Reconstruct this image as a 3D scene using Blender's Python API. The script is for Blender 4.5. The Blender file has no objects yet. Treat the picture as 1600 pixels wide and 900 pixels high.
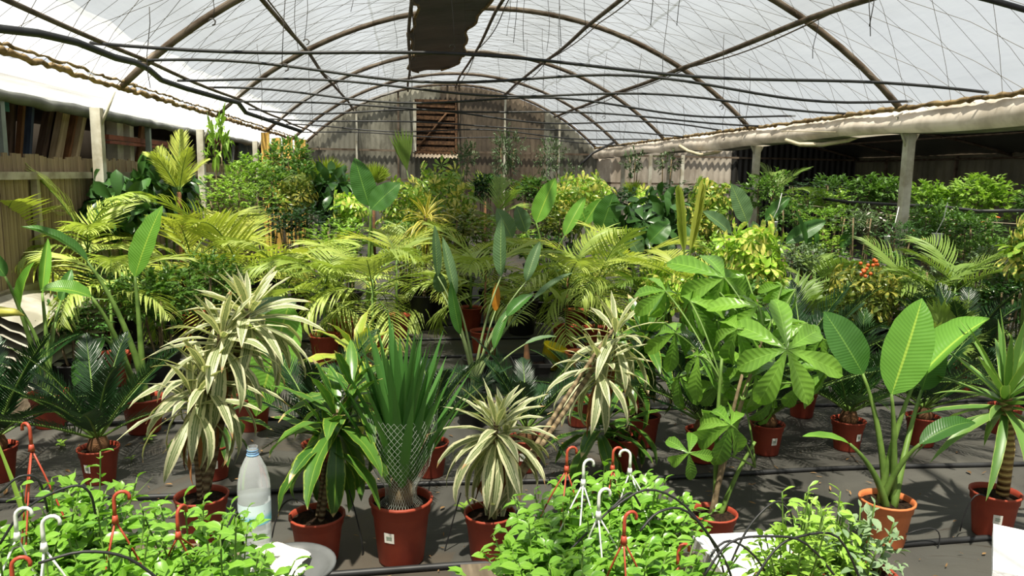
import bpy, math, random
from mathutils import Vector, Matrix, Euler
PI = math.pi
S = bpy.context.scene
COL = S.collection
V3 = Vector

# ------------------------------------------------------------------ camera
EYE = V3((0, 0, 1.6)); F = 1200.0
YAW, PITCH, ROLL = math.radians(7.9), math.radians(8.4), math.radians(1.0)
FWD = V3((math.sin(YAW)*math.cos(PITCH), math.cos(YAW)*math.cos(PITCH), -math.sin(PITCH)))
R0 = V3((math.cos(YAW), -math.sin(YAW), 0)); U0 = R0.cross(FWD)
RGT = R0*math.cos(ROLL) + U0*math.sin(ROLL)
UPV = -R0*math.sin(ROLL) + U0*math.cos(ROLL)
cam_d = bpy.data.cameras.new('camera'); cam = bpy.data.objects.new('camera', cam_d); COL.objects.link(cam)
cam_d.sensor_width = 36.0; cam_d.lens = F/1600*36; cam_d.clip_end = 300
M = Matrix((RGT, UPV, -FWD)).transposed().to_4x4(); M.translation = EYE
cam.matrix_world = M
S.camera = cam
# ------------------------------------------------------------------ sky, sun, exposure
W = bpy.data.worlds.new('sky'); S.world = W; W.use_nodes = True
bg = W.node_tree.nodes['Background']; bg.inputs[0].default_value = (0.90, 0.945, 1.0, 1); bg.inputs[1].default_value = 1.12
sun_d = bpy.data.lights.new('sun', 'SUN'); sun = bpy.data.objects.new('sun', sun_d); COL.objects.link(sun)
sun_d.energy = 19.0; sun_d.angle = math.radians(1.2); sun_d.color = (1.0, 0.94, 0.82)
SUNDIR = V3((-0.10, -0.34, 0.93)).normalized()
sun.rotation_euler = SUNDIR.to_track_quat('Z', 'Y').to_euler(); sun.location = (-8, -6, 16)
vs = S.view_settings; vs.view_transform = 'Standard'; vs.look = 'None'; vs.gamma = 1; vs.use_curve_mapping = False
vs.exposure = -0.28
S.cycles.transparent_max_bounces = 12; S.cycles.max_bounces = 8; S.cycles.transmission_bounces = 6
S.cycles.sample_clamp_indirect = 6.0

# ------------------------------------------------------------------ picture helpers: a pixel of the photo to a point of the place
def ray(px, py): return (FWD + RGT*((px-800)/F) - UPV*((py-450)/F))
def at(px, py, Y): d = ray(px, py); return EYE + d*(Y/d.y)
def gp(px, py, z=0.0): d = ray(px, py); return EYE + d*((z-EYE.z)/d.z)
def fl(px, Y, z=0.0):
    k = (px-800)/F                      # (p-E).RGT = k (p-E).FWD  -> solve x
    a = RGT.x - k*FWD.x; b = (RGT.y - k*FWD.y)*Y + (RGT.z - k*FWD.z)*(z-EYE.z)
    return V3((-b/a, Y, z))
def pz(py, x, Y):
    k = -(py-450)/F
    a = UPV.z - k*FWD.z; b = (UPV.x - k*FWD.x)*x + (UPV.y - k*FWD.y)*Y
    return EYE.z - b/a
def ppm(p): return F/((p-EYE).dot(FWD))

# ------------------------------------------------------------------ materials
def lin(c): c /= 255.0; return c/12.92 if c <= .04045 else ((c+.055)/1.055)**2.4
def rgb(r, g, b): return (lin(r), lin(g), lin(b), 1)
MATS = {}
class NT:
    def __init__(s, name):
        s.m = bpy.data.materials.new(name); s.m.use_nodes = True; s.t = s.m.node_tree; s.t.nodes.clear()
        s.out = s.n('ShaderNodeOutputMaterial')
    def n(s, t, **kw):
        nd = s.t.nodes.new(t)
        for k, v in kw.items(): setattr(nd, k, v)
        return nd
    def set(s, sock, v):
        if isinstance(v, bpy.types.NodeSocket): s.t.links.new(v, sock)
        else: sock.default_value = v
    def math(s, op, a, b=None, c=None, clamp=False):
        nd = s.n('ShaderNodeMath', operation=op, use_clamp=clamp)
        for i, v in enumerate((a, b, c)):
            if v is not None: s.set(nd.inputs[i], v)
        return nd.outputs[0]
    def mix(s, f, a, b, t='MIX'):
        nd = s.n('ShaderNodeMix', data_type='RGBA', blend_type=t)
        s.set(nd.inputs[0], f); s.set(nd.inputs[6], a); s.set(nd.inputs[7], b); return nd.outputs[2]
    def ramp(s, v, a, b):
        nd = s.n('ShaderNodeMapRange', interpolation_type='SMOOTHSTEP'); s.set(nd.inputs[0], v)
        nd.inputs[1].default_value = a; nd.inputs[2].default_value = b; return nd.outputs[0]
    def noise(s, scale, detail=3, rough=.55, vec=None, dist=0):
        nd = s.n('ShaderNodeTexNoise'); nd.inputs['Scale'].default_value = scale; nd.inputs['Detail'].default_value = detail
        nd.inputs['Roughness'].default_value = rough; nd.inputs['Distortion'].default_value = dist
        if vec is not None: s.t.links.new(vec, nd.inputs['Vector'])
        return nd.outputs[0]
    def coords(s, kind='Object'): return s.n('ShaderNodeTexCoord').outputs[kind]
    def mapping(s, vec, scale=(1,1,1)):
        nd = s.n('ShaderNodeMapping'); s.t.links.new(vec, nd.inputs[0]); nd.inputs[3].default_value = scale; return nd.outputs[0]
    def bump(s, h, strength=.3, dist=.01):
        nd = s.n('ShaderNodeBump'); s.set(nd.inputs['Height'], h); nd.inputs['Strength'].default_value = strength
        nd.inputs['Distance'].default_value = dist; return nd.outputs[0]
    def bsdf(s, col, rough=.5, spec=.5, normal=None, metal=0, sheen=0):
        nd = s.n('ShaderNodeBsdfPrincipled'); s.set(nd.inputs['Base Color'], col); s.set(nd.inputs['Roughness'], rough)
        nd.inputs['Specular IOR Level'].default_value = spec; nd.inputs['Metallic'].default_value = metal
        if normal is not None: s.t.links.new(normal, nd.inputs['Normal'])
        return nd.outputs[0]
    def shmix(s, f, a, b):
        nd = s.n('ShaderNodeMixShader'); s.set(nd.inputs[0], f); s.t.links.new(a, nd.inputs[1]); s.t.links.new(b, nd.inputs[2]); return nd.outputs[0]
    def done(s, sh): s.t.links.new(sh, s.out.inputs[0]); return s.m

def simple(name, col, rough=.6, spec=.4, var=.25, nscale=8, col2=None, metal=0, bump=0, bscale=40, stretch=None, trans=0, objvar=0):
    if name in MATS: return MATS[name]
    t = NT(name); vec = t.coords()
    if stretch: vec = t.mapping(vec, stretch)
    nz = t.noise(nscale, 4, vec=vec)
    c2 = col2 or tuple(x*(1-var) for x in col[:3])+(1,)
    c = t.mix(t.ramp(nz, .35, .68), col, c2)
    if objvar:
        r = t.n('ShaderNodeObjectInfo').outputs['Random']
        c = t.mix(t.math('MULTIPLY', r, objvar), c, tuple(x*.35 for x in col[:3])+(1,))
    nr = t.bump(t.noise(bscale, 3, vec=vec), bump) if bump else None
    sh = t.bsdf(c, rough, spec, nr, metal)
    if trans:
        tr = t.n('ShaderNodeBsdfTranslucent'); t.set(tr.inputs[0], c); sh = t.shmix(trans, sh, tr.outputs[0])
    MATS[name] = t.done(sh); return MATS[name]

def leafmat(name, base, alt=None, rib=None, edge=None, edge_at=.55, rough=.38, spec=.45, trans=.35, vein=0, ribw=.07, tip=None, tipv=.9, tcol=None, objvar=.35, stripe=0, blotch=None):
    """leaf colours across (u) and along (v) the blade"""
    t = NT(name)
    uv = t.n('ShaderNodeSeparateXYZ'); t.t.links.new(t.coords('UV'), uv.inputs[0]); u, v = uv.outputs[0], uv.outputs[1]
    e = t.math('MULTIPLY', t.math('ABSOLUTE', t.math('SUBTRACT', u, .5)), 2)
    rnd = t.n('ShaderNodeObjectInfo').outputs['Random']
    nz = t.noise(9, 3)
    alt = alt or tuple(x*.6 for x in base[:3])+(1,)
    c = t.mix(t.math('MULTIPLY_ADD', rnd, .75, t.math('MULTIPLY', t.math('SUBTRACT', nz, .4), .5), clamp=True), base, alt)
    if stripe:
        w = t.math('SINE', t.math('MULTIPLY', e, stripe)); c = t.mix(t.math('MULTIPLY', t.ramp(w, .2, .9), .5), c, edge or base)
    if blotch is not None:
        bn = t.noise(3.2, 2); f = t.ramp(t.math('ADD', t.math('MULTIPLY', bn, 1.0), t.math('MULTIPLY', rnd, .25)), .60, .78)
        c = t.mix(f, c, blotch)
    if edge is not None:
        en = t.math('ADD', e, t.math('MULTIPLY', t.math('SUBTRACT', t.noise(14, 2), .5), .5)); c = t.mix(t.ramp(en, edge_at, edge_at+.12), c, edge)
    if vein:
        ph = t.math('MULTIPLY', t.math('SUBTRACT', v, t.math('MULTIPLY', e, .10)), vein)
        w = t.math('SINE', ph); c = t.mix(t.math('MULTIPLY', t.ramp(w, .3, 1), .10), c, tuple(min(1, x*2.2+.02) for x in base[:3])+(1,))
        nrm = t.bump(w, .16, .004)
    else: nrm = None
    if rib is not None:
        c = t.mix(t.math('SUBTRACT', 1, t.ramp(e, ribw*.5, ribw)), c, rib)
    if tip is not None:
        f = t.ramp(t.math('ADD', v, t.math('MULTIPLY', t.math('SUBTRACT', rnd, .5), .22)), tipv, tipv+.05); c = t.mix(f, c, tip)
    sh = t.bsdf(c, rough, spec, nrm)
    tr = t.n('ShaderNodeBsdfTranslucent'); tc = tcol or (1.0, 1.08, .55, 1)
    t.set(tr.inputs[0], t.mix(1.0, c, tc, 'MULTIPLY'))
    MATS[name] = t.done(t.shmix(trans, sh, tr.outputs[0])); return MATS[name]

# ------------------------------------------------------------------ mesh collector
class MB:
    def __init__(s): s.v, s.f, s.uv, s.mi = [], [], [], []
    def quad_grid(s, rows, uvs=None, mi=0, close=False):
        """rows: list of lists of points, same length"""
        b = len(s.v); n = len(rows[0])
        for i, r in enumerate(rows):
            for j, p in enumerate(r):
                s.v.append(tuple(p)); s.uv.append(uvs[i][j] if uvs else (j/max(1, n-1), i/max(1, len(rows)-1)))
        for i in range(len(rows)-1):
            for j in range(n if close else n-1):
                k = (j+1) % n
                s.f.append((b+i*n+j, b+i*n+k, b+(i+1)*n+k, b+(i+1)*n+j)); s.mi.append(mi)
        return b
    def tube(s, pts, r, n=6, cap=True, mi=0, twist=0):
        pts = [V3(p) for p in pts]; rows = []; prev = None
        for i, p in enumerate(pts):
            d = (pts[min(i+1, len(pts)-1)] - pts[max(i-1, 0)]);
            d = d.normalized() if d.length > 1e-9 else V3((0,0,1))
            if prev is None:
                a = d.orthogonal().normalized()
            else:
                a = prev - d*prev.dot(d)
                a = a.normalized() if a.length > 1e-6 else d.orthogonal().normalized()
            prev = a; b = d.cross(a); rr = r[i] if isinstance(r, (list, tuple)) else r
            rows.append([p + (a*math.cos(2*PI*k/n) + b*math.sin(2*PI*k/n))*rr for k in range(n)])
        b0 = s.quad_grid(rows, mi=mi, close=True)
        if cap:
            s.f.append(tuple(b0+k for k in reversed(range(n)))); s.mi.append(mi)
            e = b0+(len(rows)-1)*n; s.f.append(tuple(e+k for k in range(n))); s.mi.append(mi)
        return s
    def box(s, c, size, rot=None, mi=0, taper=1.0):
        b = len(s.v); hx, hy, hz = (q/2 for q in size); c = V3(c)
        for (x, y, z) in ((-1,-1,-1),(1,-1,-1),(1,1,-1),(-1,1,-1),(-1,-1,1),(1,-1,1),(1,1,1),(-1,1,1)):
            q = V3((x*hx*(taper if z > 0 else 1), y*hy*(taper if z > 0 else 1), z*hz))
            if rot is not None: q = rot @ q
            s.v.append(tuple(c+q)); s.uv.append(((x+1)/2, (z+1)/2))
        for q in ((0,3,2,1),(4,5,6,7),(0,1,5,4),(1,2,6,5),(2,3,7,6),(3,0,4,7)):
            s.f.append(tuple(b+k for k in q)); s.mi.append(mi)
        return s
    def lathe(s, prof, n=20, c=(0,0,0), mi=0, wob=0, rng=None):
        rows = []
        for (r, z) in prof:
            rows.append([V3((c[0]+r*math.cos(2*PI*k/n), c[1]+r*math.sin(2*PI*k/n), c[2]+z)) for k in range(n)])
        s.quad_grid(rows, mi=mi, close=True); return s
    def disc(s, c, r, n=20, bumpy=0, rng=None, mi=0):
        b = len(s.v); s.v.append((c[0], c[1], c[2]+bumpy)); s.uv.append((.5, .5)); m = 2
        for q in range(1, m+1):
            for k in range(n):
                a = 2*PI*k/n; z = c[2] + (rng.uniform(-bumpy, bumpy) if rng and q < m else 0)
                s.v.append((c[0]+r*q/m*math.cos(a), c[1]+r*q/m*math.sin(a), z)); s.uv.append((.5, .5))
        for k in range(n):
            j = (k+1) % n
            s.f.append((b, b+1+k, b+1+j)); s.mi.append(mi)
            s.f.append((b+1+k, b+1+n+k, b+1+n+j, b+1+j)); s.mi.append(mi)
        return s
    def blade(s, L, Wd, prof, droop=.5, dp=1.3, fold=.25, wave=0, wf=3, ph=0, seg=8, half=1, M=None, mi=0, twist=0, side=0):
        """one leaf blade, base at the origin, growing along +Y, upper face +Z"""
        rows, uvs = [], []; y = z = 0.0; dv = 1/seg; x0 = 0
        for i in range(seg+1):
            v = i*dv; th = -droop*v**dp
            if i: y += L*dv*math.cos(th); z += L*dv*math.sin(th); x0 = side*L*v*v
            w = pr(prof, v)*Wd/2; r, q = [], []
            for j in range(-half, half+1):
                k = j/half; fx = w*k*math.cos(fold*abs(k)); fz = w*abs(k)*math.sin(fold) + (wave*Wd*abs(k)*math.sin(wf*2*PI*v + ph + (1.3 if k < 0 else 0)) if k else 0)
                a = twist*v; ca, sa = math.cos(a), math.sin(a); fx, fz = fx*ca-fz*sa, fx*sa+fz*ca
                r.append(V3((x0+fx, y - fz*math.sin(th), z + fz*math.cos(th)))); q.append((.5+k/2, v))
            if M is not None: r = [M @ p for p in r]
            rows.append(r); uvs.append(q)
        s.quad_grid(rows, uvs, mi=mi); return s
    def mesh(s, name, mats, smooth=True):
        me = bpy.data.meshes.new(name); me.from_pydata(s.v, [], s.f)
        ul = me.uv_layers.new(name='UVMap'); flat = []
        idx = [0]*len(me.loops); me.loops.foreach_get('vertex_index', idx)
        for i in idx: flat += s.uv[i]
        ul.data.foreach_set('uv', flat)
        for m in (mats if isinstance(mats, (list, tuple)) else [mats]): me.materials.append(m)
        if any(s.mi): me.polygons.foreach_set('material_index', s.mi)
        if smooth: me.polygons.foreach_set('use_smooth', [True]*len(me.polygons))
        me.update(); return me
    def build(s, name, mats, parent=None, loc=None, smooth=True, **kw):
        return ob(name, s.mesh(name, mats, smooth), parent, loc, **kw)
def pr(prof, v):
    for (a, x), (b, y) in zip(prof, prof[1:]):
        if v <= b: t = (v-a)/(b-a) if b > a else 0; return x + (y-x)*t
    return prof[-1][1]
LANCE = [(0,.34),(.12,.55),(.4,1),(.62,.92),(.82,.55),(.93,.25),(1,0)]
OVATE = [(0,.08),(.1,.5),(.35,1),(.6,.92),(.85,.5),(1,0)]
PADDLE = [(0,.06),(.03,.28),(.1,.60),(.22,.88),(.36,1),(.52,.98),(.68,.85),(.82,.6),(.92,.33),(1,.02)]
OBOV = [(0,.06),(.2,.36),(.5,.9),(.68,1),(.85,.7),(.95,.3),(1,0)]
SWORD = [(0,.7),(.25,1),(.6,.85),(.9,.3),(1,0)]
STRIP = [(0,.5),(.2,1),(.6,.9),(.9,.4),(1,.02)]

def ob(name, data, parent=None, loc=None, M=None, **props):
    o = bpy.data.objects.new(name, data); COL.objects.link(o)
    if parent is not None: o.parent = parent
    if M is not None: o.matrix_basis = M
    elif loc is not None: o.location = loc
    for k, v in props.items(): o[k] = v
    return o
def thing(name, label, cat, loc=(0,0,0), group=None, kind=None):
    o = ob(name, None, None, loc); o.empty_display_size = .1
    if label: o['label'] = label
    if cat: o['category'] = cat
    if group: o['group'] = group
    if kind: o['kind'] = kind
    return o
def tag(o, label, cat=None, group=None, kind=None):
    o['label'] = label
    if cat: o['category'] = cat
    if group: o['group'] = group
    if kind: o['kind'] = kind
    return o
def aim(p, az, el, roll=0, sc=1.0):
    """matrix: +Y points along azimuth az (0 = +Y, clockwise), raised by el"""
    return Matrix.Translation(p) @ Matrix.Rotation(-az, 4, 'Z') @ Matrix.Rotation(el, 4, 'X') @ Matrix.Rotation(roll, 4, 'Y') @ Matrix.Diagonal((*(sc,)*3, 1) if not isinstance(sc, tuple) else (*sc, 1))
def frame(p0, d, nrm):
    y = V3(d).normalized(); z = V3(nrm) - y*V3(nrm).dot(y)
    z = z.normalized() if z.length > 1e-5 else y.orthogonal().normalized(); x = y.cross(z)
    m = Matrix((x, y, z)).transposed().to_4x4(); m.translation = p0; return m
def bez(a, b, c, n=8): return [a*(1-t)**2 + b*(2*t*(1-t)) + c*t*t for t in (i/n for i in range(n+1))]
# ------------------------------------------------------------------ the greenhouse shell
XL, XR, XC, ZG, ZP, YB = -2.5, 5.0, 1.25, 2.32, 3.85, 20.3
HALF = (XR-XL)/2; SAG = ZP-ZG; RAD = (HALF*HALF+SAG*SAG)/(2*SAG)
def arcz(x, off=0): return ZP - RAD + math.sqrt(max(.01, RAD*RAD - (x-XC)**2)) + off
ARCHES = (-3.6, 0.0, 3.7, 7.4, 10.9, 14.7, 18.0, 20.2)
R1 = random.Random(7)

# floor: woven weed mat with soil
t = NT('weed_mat'); vec = t.coords(); wv = t.n('ShaderNodeTexWave', wave_type='BANDS', bands_direction='Y'); t.t.links.new(vec, wv.inputs[0]); wv.inputs['Scale'].default_value = 1.1; wv.inputs['Distortion'].default_value = 1.2
c = t.mix(t.ramp(t.noise(1.1, 5, .6), .38, .65), rgb(78, 77, 72), rgb(56, 55, 51))
c = t.mix(t.math('MULTIPLY', t.ramp(wv.outputs[0], .6, 1), .12), c, rgb(92, 89, 80))
c = t.mix(t.math('MULTIPLY', t.ramp(t.noise(2.3, 6, .65), .56, .70), .45), c, rgb(80, 68, 54))
c = t.mix(t.math('MULTIPLY', t.ramp(t.noise(26, 4, .7), .62, .72), .7), c, rgb(48, 38, 28))
c = t.mix(t.math('MULTIPLY', t.ramp(t.noise(.7, 4, .6, dist=.6), .58, .78), .35), c, rgb(112, 106, 94))
MATS['mat'] = t.done(t.bsdf(c, t.math('MULTIPLY_ADD', t.noise(3, 3), .35, .42), .3, t.bump(t.noise(120, 3), .4, .004)))
mb = MB(); rows = []
for i in range(61):
    y = -7 + i*.5; rows.append([V3((-2.95 + j*.31, y, R1.uniform(-.004, .004))) for j in range(51)])
mb.quad_grid(rows); tag(mb.build('floor', MATS['mat'], kind='structure'), 'dark grey woven weed mat floor stained with soil')
mb = MB(); mb.box((2, 6, -.06), (60, 60, .1)); tag(mb.build('ground', simple('earth', rgb(96, 84, 66), .95, .1, nscale=2), kind='structure'), 'bare earth under and around the greenhouse')

# roof film
def filmmat(name, col, transp, grime, tr=.75):
    t = NT(name); vec = t.coords()
    n1 = t.noise(.9, 4, .6); n2 = t.noise(7, 3, vec=t.mapping(vec, (1, .15, 1)))
    c = t.mix(t.math('MULTIPLY', t.ramp(n1, .4, .75), grime), col, tuple(x*.62 for x in col[:3])+(1,))
    nm = t.bump(t.math('ADD', n2, t.noise(3, 3, vec=t.mapping(vec, (.6, 2.2, 1)))), .35, .05)
    d = t.bsdf(c, .35, .5, nm); tl = t.n('ShaderNodeBsdfTranslucent'); t.set(tl.inputs[0], c); t.t.links.new(nm, tl.inputs['Normal'])
    tp = t.n('ShaderNodeBsdfTransparent'); tp.inputs[0].default_value = (1, 1, .98, 1)
    body = t.shmix(tr, d, tl.outputs[0])
    return t.done(t.shmix(t.math('MULTIPLY', t.math('SUBTRACT', 1.35, t.math('MULTIPLY', t.ramp(n1, .35, .7), .7)), transp), body, tp.outputs[0]))
FILM = filmmat('roof_film', (.178, .19, .192, 1), .44, .5)
CLEAR = filmmat('clear_film', (.95, .96, .95, 1), .60, .2)
RUST = simple('rusty_steel', rgb(104, 92, 78), .7, .3, nscale=6, col2=rgb(70, 56, 42), bump=.2)
PAINT = simple('pale_painted_steel', rgb(205, 202, 186), .6, .3, nscale=5, col2=rgb(160, 152, 130))
BROWN = simple('stained_film_edge', rgb(168, 146, 106), .7, .3, nscale=9, col2=rgb(110, 90, 62), trans=.3)
BLACKF = simple('black_film', rgb(62, 66, 64), .38, .5, nscale=3, col2=rgb(38, 42, 42), bump=.25, bscale=6, stretch=(1, 6, 1))
HOSE = simple('black_hose', rgb(44, 45, 46), .5, .4, nscale=6, col2=rgb(30, 30, 31))
roof = thing('ceiling', 'arched greenhouse roof of milky plastic film over rusty steel hoops', None, (0,0,0), kind='structure')
def wr(x, y): return .025*math.sin(3.1*y+1.7*x) + .018*math.sin(7.3*y-2.2*x+1) + .012*math.sin(11*x+2*y)
def film(name, x0, x1, y0, y1, nx, ny, mat, off=0.02, wob=1):
    mb = MB(); rows = []
    for i in range(ny+1):
        y = y0 + (y1-y0)*i/ny
        rows.append([V3((x0+(x1-x0)*j/nx, y, arcz(x0+(x1-x0)*j/nx, off + wob*wr(x0+(x1-x0)*j/nx, y)))) for j in range(nx+1)])
    mb.quad_grid(rows); return mb.build(name, mat, roof)
for k in range(4):
    xs = (-2.2, -.45, 1.35, 3.1, 5.02)
    o = film('film_sheet', xs[k], xs[k+1]+.03, -6, YB, 16, 150, FILM, .03+.004*k)
o = film('film_strip', -2.52, -2.17, -6, YB, 5, 120, CLEAR, .03)
o['label'] = 'clear bright strip of film along the eaves'
# black shade panel under the ridge
mb = MB(); rows = []
for i in range(61):
    y = 4.0 + 12.9*i/60; x0 = .1 + .05*math.sin(y*1.9) + .03*math.sin(y*5); x1 = 1.02 + .06*math.sin(y*1.3+1) + .03*math.sin(4.4*y)
    if i == 60: x0 += .12; x1 -= .2
    rows.append([V3((x0+(x1-x0)*j/8, y, arcz(x0+(x1-x0)*j/8, -.035 + .012*math.sin(13*y+j*.7) + .4*wr(x0, y)))) for j in range(9)])
mb.quad_grid(rows); o = mb.build('shade_panel', BLACKF, roof); o['label'] = 'long black plastic patch under the ridge'
for side in (0, 1):
    mb = MB(); mb.tube([r[0 if side == 0 else -1] + V3((0, 0, -.005)) for r in rows], [.012+.012*abs(math.sin(i*1.7)) for i in range(61)], 6); mb.build('panel_edge', BROWN, roof)
for y in ARCHES:
    mb = MB(); mb.tube([V3((XL+(XR-XL)*i/32, y, arcz(XL+(XR-XL)*i/32))) for i in range(33)], .034, 8); mb.build('arch', RUST, roof)
for x, s in ((-2.22, .018), (-1.3, .024), (.06, .026), (1.24, .024), (2.5, .028), (3.85, .030)):
    mb = MB(); mb.tube([V3((x+.02*math.sin(y*.9+x), y, arcz(x, -.045-.02*abs(math.sin(y*.86))))) for y in (-5+i*.42 for i in range(61))], s, 7); mb.build('purlin', RUST, roof)
    if x > -2:
        mb = MB(); mb.tube([V3((x+.05+.03*math.sin(y*1.1+x), y, arcz(x, -.06-.05*abs(math.sin(y*.86+.4))))) for y in (2+i*.305 for i in range(61))], .008, 5); mb.build('tie_wire', RUST, roof)
# wire net carrying the film: two slanting families and one across
WIRE = simple('net_wire', rgb(120, 112, 98), .6, .3)
mb = MB()
for fam in (1, -1):
    for k in range(-12, 46):
        pts = []
        for i in range(25):
            x = XL + (XR-XL)*i/24; y = k*.62 + fam*(x-XC)*.95
            if 2.5 < y < YB: pts.append(V3((x, y, arcz(x, -.01 + .5*wr(x, y)))))
        if len(pts) > 2: mb.tube(pts, .0024, 3, cap=False)
for k in range(60):
    y = 3 + k*.285
    if y < YB: mb.tube([V3((XL+(XR-XL)*i/20, y+.03*math.sin(i), arcz(XL+(XR-XL)*i/20, -.015+.012*math.sin(i*2+k)))) for i in range(21)], .0018, 3, cap=False)
o = mb.build('wire_net', WIRE, roof); o['kind'] = 'stuff'

# eaves: stained film edges, clear skirt and rolled film on the fence side, white gutter on the other
def wavy(x, z, y0, y1, n, r, rv, ax, az, seed, mat, name, sides=8):
    rg = random.Random(seed); mb = MB(); pts, rs = [], []
    for i in range(n+1):
        y = y0+(y1-y0)*i/n; pts.append(V3((x+rg.uniform(-ax, ax), y, z+rg.uniform(-az, az)))); rs.append(r+rg.uniform(-rv, rv))
    mb.tube(pts, rs, sides); return mb.build(name, mat, roof)
wavy(XL-.02, ZG-.01, -5, YB, 420, .024, .006, .012, .012, 3, BROWN, 'film_edge')
wavy(XL+.03, ZG+.03, -5, YB, 420, .011, .005, .012, .01, 13, BROWN, 'film_edge')
wavy(XR-.03, ZG+.01, -5, YB, 420, .024, .008, .01, .01, 4, BROWN, 'film_edge')
mb = MB(); mb.quad_grid([[V3((XL-.03, y, ZG-.02)), V3((XL-.15, y, ZG-.10+.02*math.sin(y*3))), V3((-2.86, y, 2.13))] for y in (-5+i*.25 for i in range(102))]); mb.build('skirt_film', CLEAR, roof)
GREYF = simple('grey_rolled_film', rgb(92, 94, 88), .55, .4, nscale=4, col2=rgb(60, 62, 58))
wavy(-2.88, 2.1, -5, 19.5, 110, .05, .012, .012, .012, 5, GREYF, 'film_roll', 10)
GUT = simple('white_gutter_film', rgb(232, 222, 208), .5, .4, nscale=2.5, col2=rgb(176, 166, 150), trans=.15)
GUTD = simple('mouldy_gutter_film', rgb(120, 116, 104), .7, .3, nscale=3, col2=rgb(56, 56, 50))
mb = MB(); rows = []
prof = ((5.06, 2.33), (4.99, 2.28), (4.945, 2.21), (4.93, 2.13), (4.99, 2.08), (5.2, 2.07), (5.33, 2.17), (5.36, 2.30))
for i in range(103):
    y = -5+i*.2485; rows.append([V3((px+.012*math.sin(y*5+k), y, pz_+.012*math.sin(y*2.3+k*.5)+(.02*math.sin(y*.9) if k in (3, 4, 5) else 0))) for k, (px, pz_) in enumerate(prof)])
mb.quad_grid(rows)
nq = len(prof)-1
mb.mi = [1 if (k % nq) in (4,) and R1.random() < .8 else 0 for k in range(len(mb.f))]
o = mb.build('gutter', [GUT, GUTD], roof); o['label'] = 'white plastic gutter between the two bays'

# posts
def post(x, y, z1, label, w=.075, lean=0, strut=0):
    p = thing('support_post', label, 'post', (x, y, 0), 'pale posts under the eaves')
    mb = MB(); mb.box((lean/2, 0, z1/2), (w, w, z1), Matrix(((1, 0, lean/z1), (0, 1, 0), (0, 0, 1)))); mb.build('shaft', PAINT, p, smooth=False)
    for s in ((strut,) if strut else (-1, 1)):
        mb = MB(); mb.tube([V3((lean+s*.02, 0, z1-.17)), V3((lean+s*.09, 0, z1-.02)), V3((lean+s*.16, 0, z1+.15))], .014, 6); mb.build('brace', PAINT, p)
for i, y in enumerate(ARCHES[3:7]):
    post(-2.72, y, 2.12, ('pale square post by the leaning planks, nearest along the fence', 'second pale post along the board fence, behind the feather palm', 'pale post at the end of the board fence', 'pale post in the corner by the yellow boards')[i], .085, strut=1)
for i, y in enumerate(ARCHES[3:7]):
    post(5.12, y, 2.1, ('pale post standing alone among the shrubs under the gutter, tallest', 'pale post under the gutter beside the feathery dark palm', 'pale post under the gutter before the ribbed end wall', 'pale post in the far corner below the gutter')[i], .085)

# board fence
WOOD = simple('grey_wood', rgb(168, 148, 116), .8, .2, nscale=3, col2=rgb(112, 92, 66), stretch=(6, 6, .6), bump=.3, bscale=20, objvar=.45)
RAILM = simple('weathered_rail', rgb(178, 170, 148), .75, .2, nscale=4, col2=rgb(128, 118, 98))
fence = thing('board_fence', 'weathered brown board fence with pale rail and thin posts', 'fence', (-2.85, 4.6, 0))
bm = MB(); bm.box((0, 0, .84), (.016, .066, 1.68)); bmesh_board = bm.mesh('board', WOOD, False)
k = 0; y = 0
while y < 10.0:
    o = ob('board', bmesh_board, fence, (R1.uniform(-.006, .006), y, R1.uniform(-.02, .015))); o.scale = (1, R1.uniform(.9, 1.04), 1); y += .07
    if y < 3 and k == 33: y += .02
    k += 1
for z in (1.53, .7):
    mb = MB(); mb.box((.05, 4.95, z), (.05, 9.9, .055)); mb.build('rail', RAILM, fence, smooth=False)
for yy in (.65, 1.75, 3.9, 5.0, 7.0, 8.6):
    mb = MB(); mb.box((.045, yy, .78), (.045, .05, 1.56)); mb.build('fence_post', RAILM, fence, smooth=False)
for yy in (1.5, 4.75, 6.2):
    mb = MB(); mb.box((-.05, yy, 1.05), (.05, .06, 2.1)); mb.build('tall_post', simple('grey_steel', rgb(120, 130, 122), .6), fence, smooth=False)

# lean-to store behind the fence
DARKW = simple('dark_boarding', rgb(60, 54, 46), .85, .2, nscale=3)
mb = MB(); mb.box((-5.4, 8, 1.3), (.06, 26, 2.6)); tag(mb.build('wall_left', DARKW, kind='structure'), 'dark rear boarding of the lean-to store')
mb = MB(); mb.box((-4.2, 8, 2.24), (2.6, 26, .05)); tag(mb.build('trim_1', DARKW, kind='structure'), 'dark roof deck of the lean-to store')
def onX(px, py, X): d = ray(px, py); return EYE + d*(X/d.x)
def plank(px0, py0, px1, py1, X, wpx, th, mat, label, cat='plank', name='stored_plank', grp='planks leaning in the store', z0=0.0):
    a = onX(px0, py0, X); b = onX(px1, py1, X+.03)           # top and lower end
    d = (b-a).normalized(); L = (a.z-z0)/max(.2, -d.z); wd = wpx/ppm(a)
    m = frame(a, -d, V3((1, 0, 0))); mb = MB(); mb.box((0, -L/2, 0), (wd, L, th)); o = mb.build(name, mat, None, M=m, smooth=False)
    return tag(o, label, cat, grp)
WD = lambda n, c, c2: simple(n, rgb(*c), .8, .2, nscale=3, col2=rgb(*c2), stretch=(8, 1, 8))
PA, PB, PC2 = WD('plank_pale', (190, 168, 130), (150, 128, 94)), WD('plank_brown', (140, 98, 62), (100, 70, 44)), WD('plank_dark', (104, 84, 66), (70, 56, 44))
plank(20, 130, 14, 250, -3.3, 16, .04, PC2, 'dark brown plank leaning behind the teal sheet')
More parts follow.
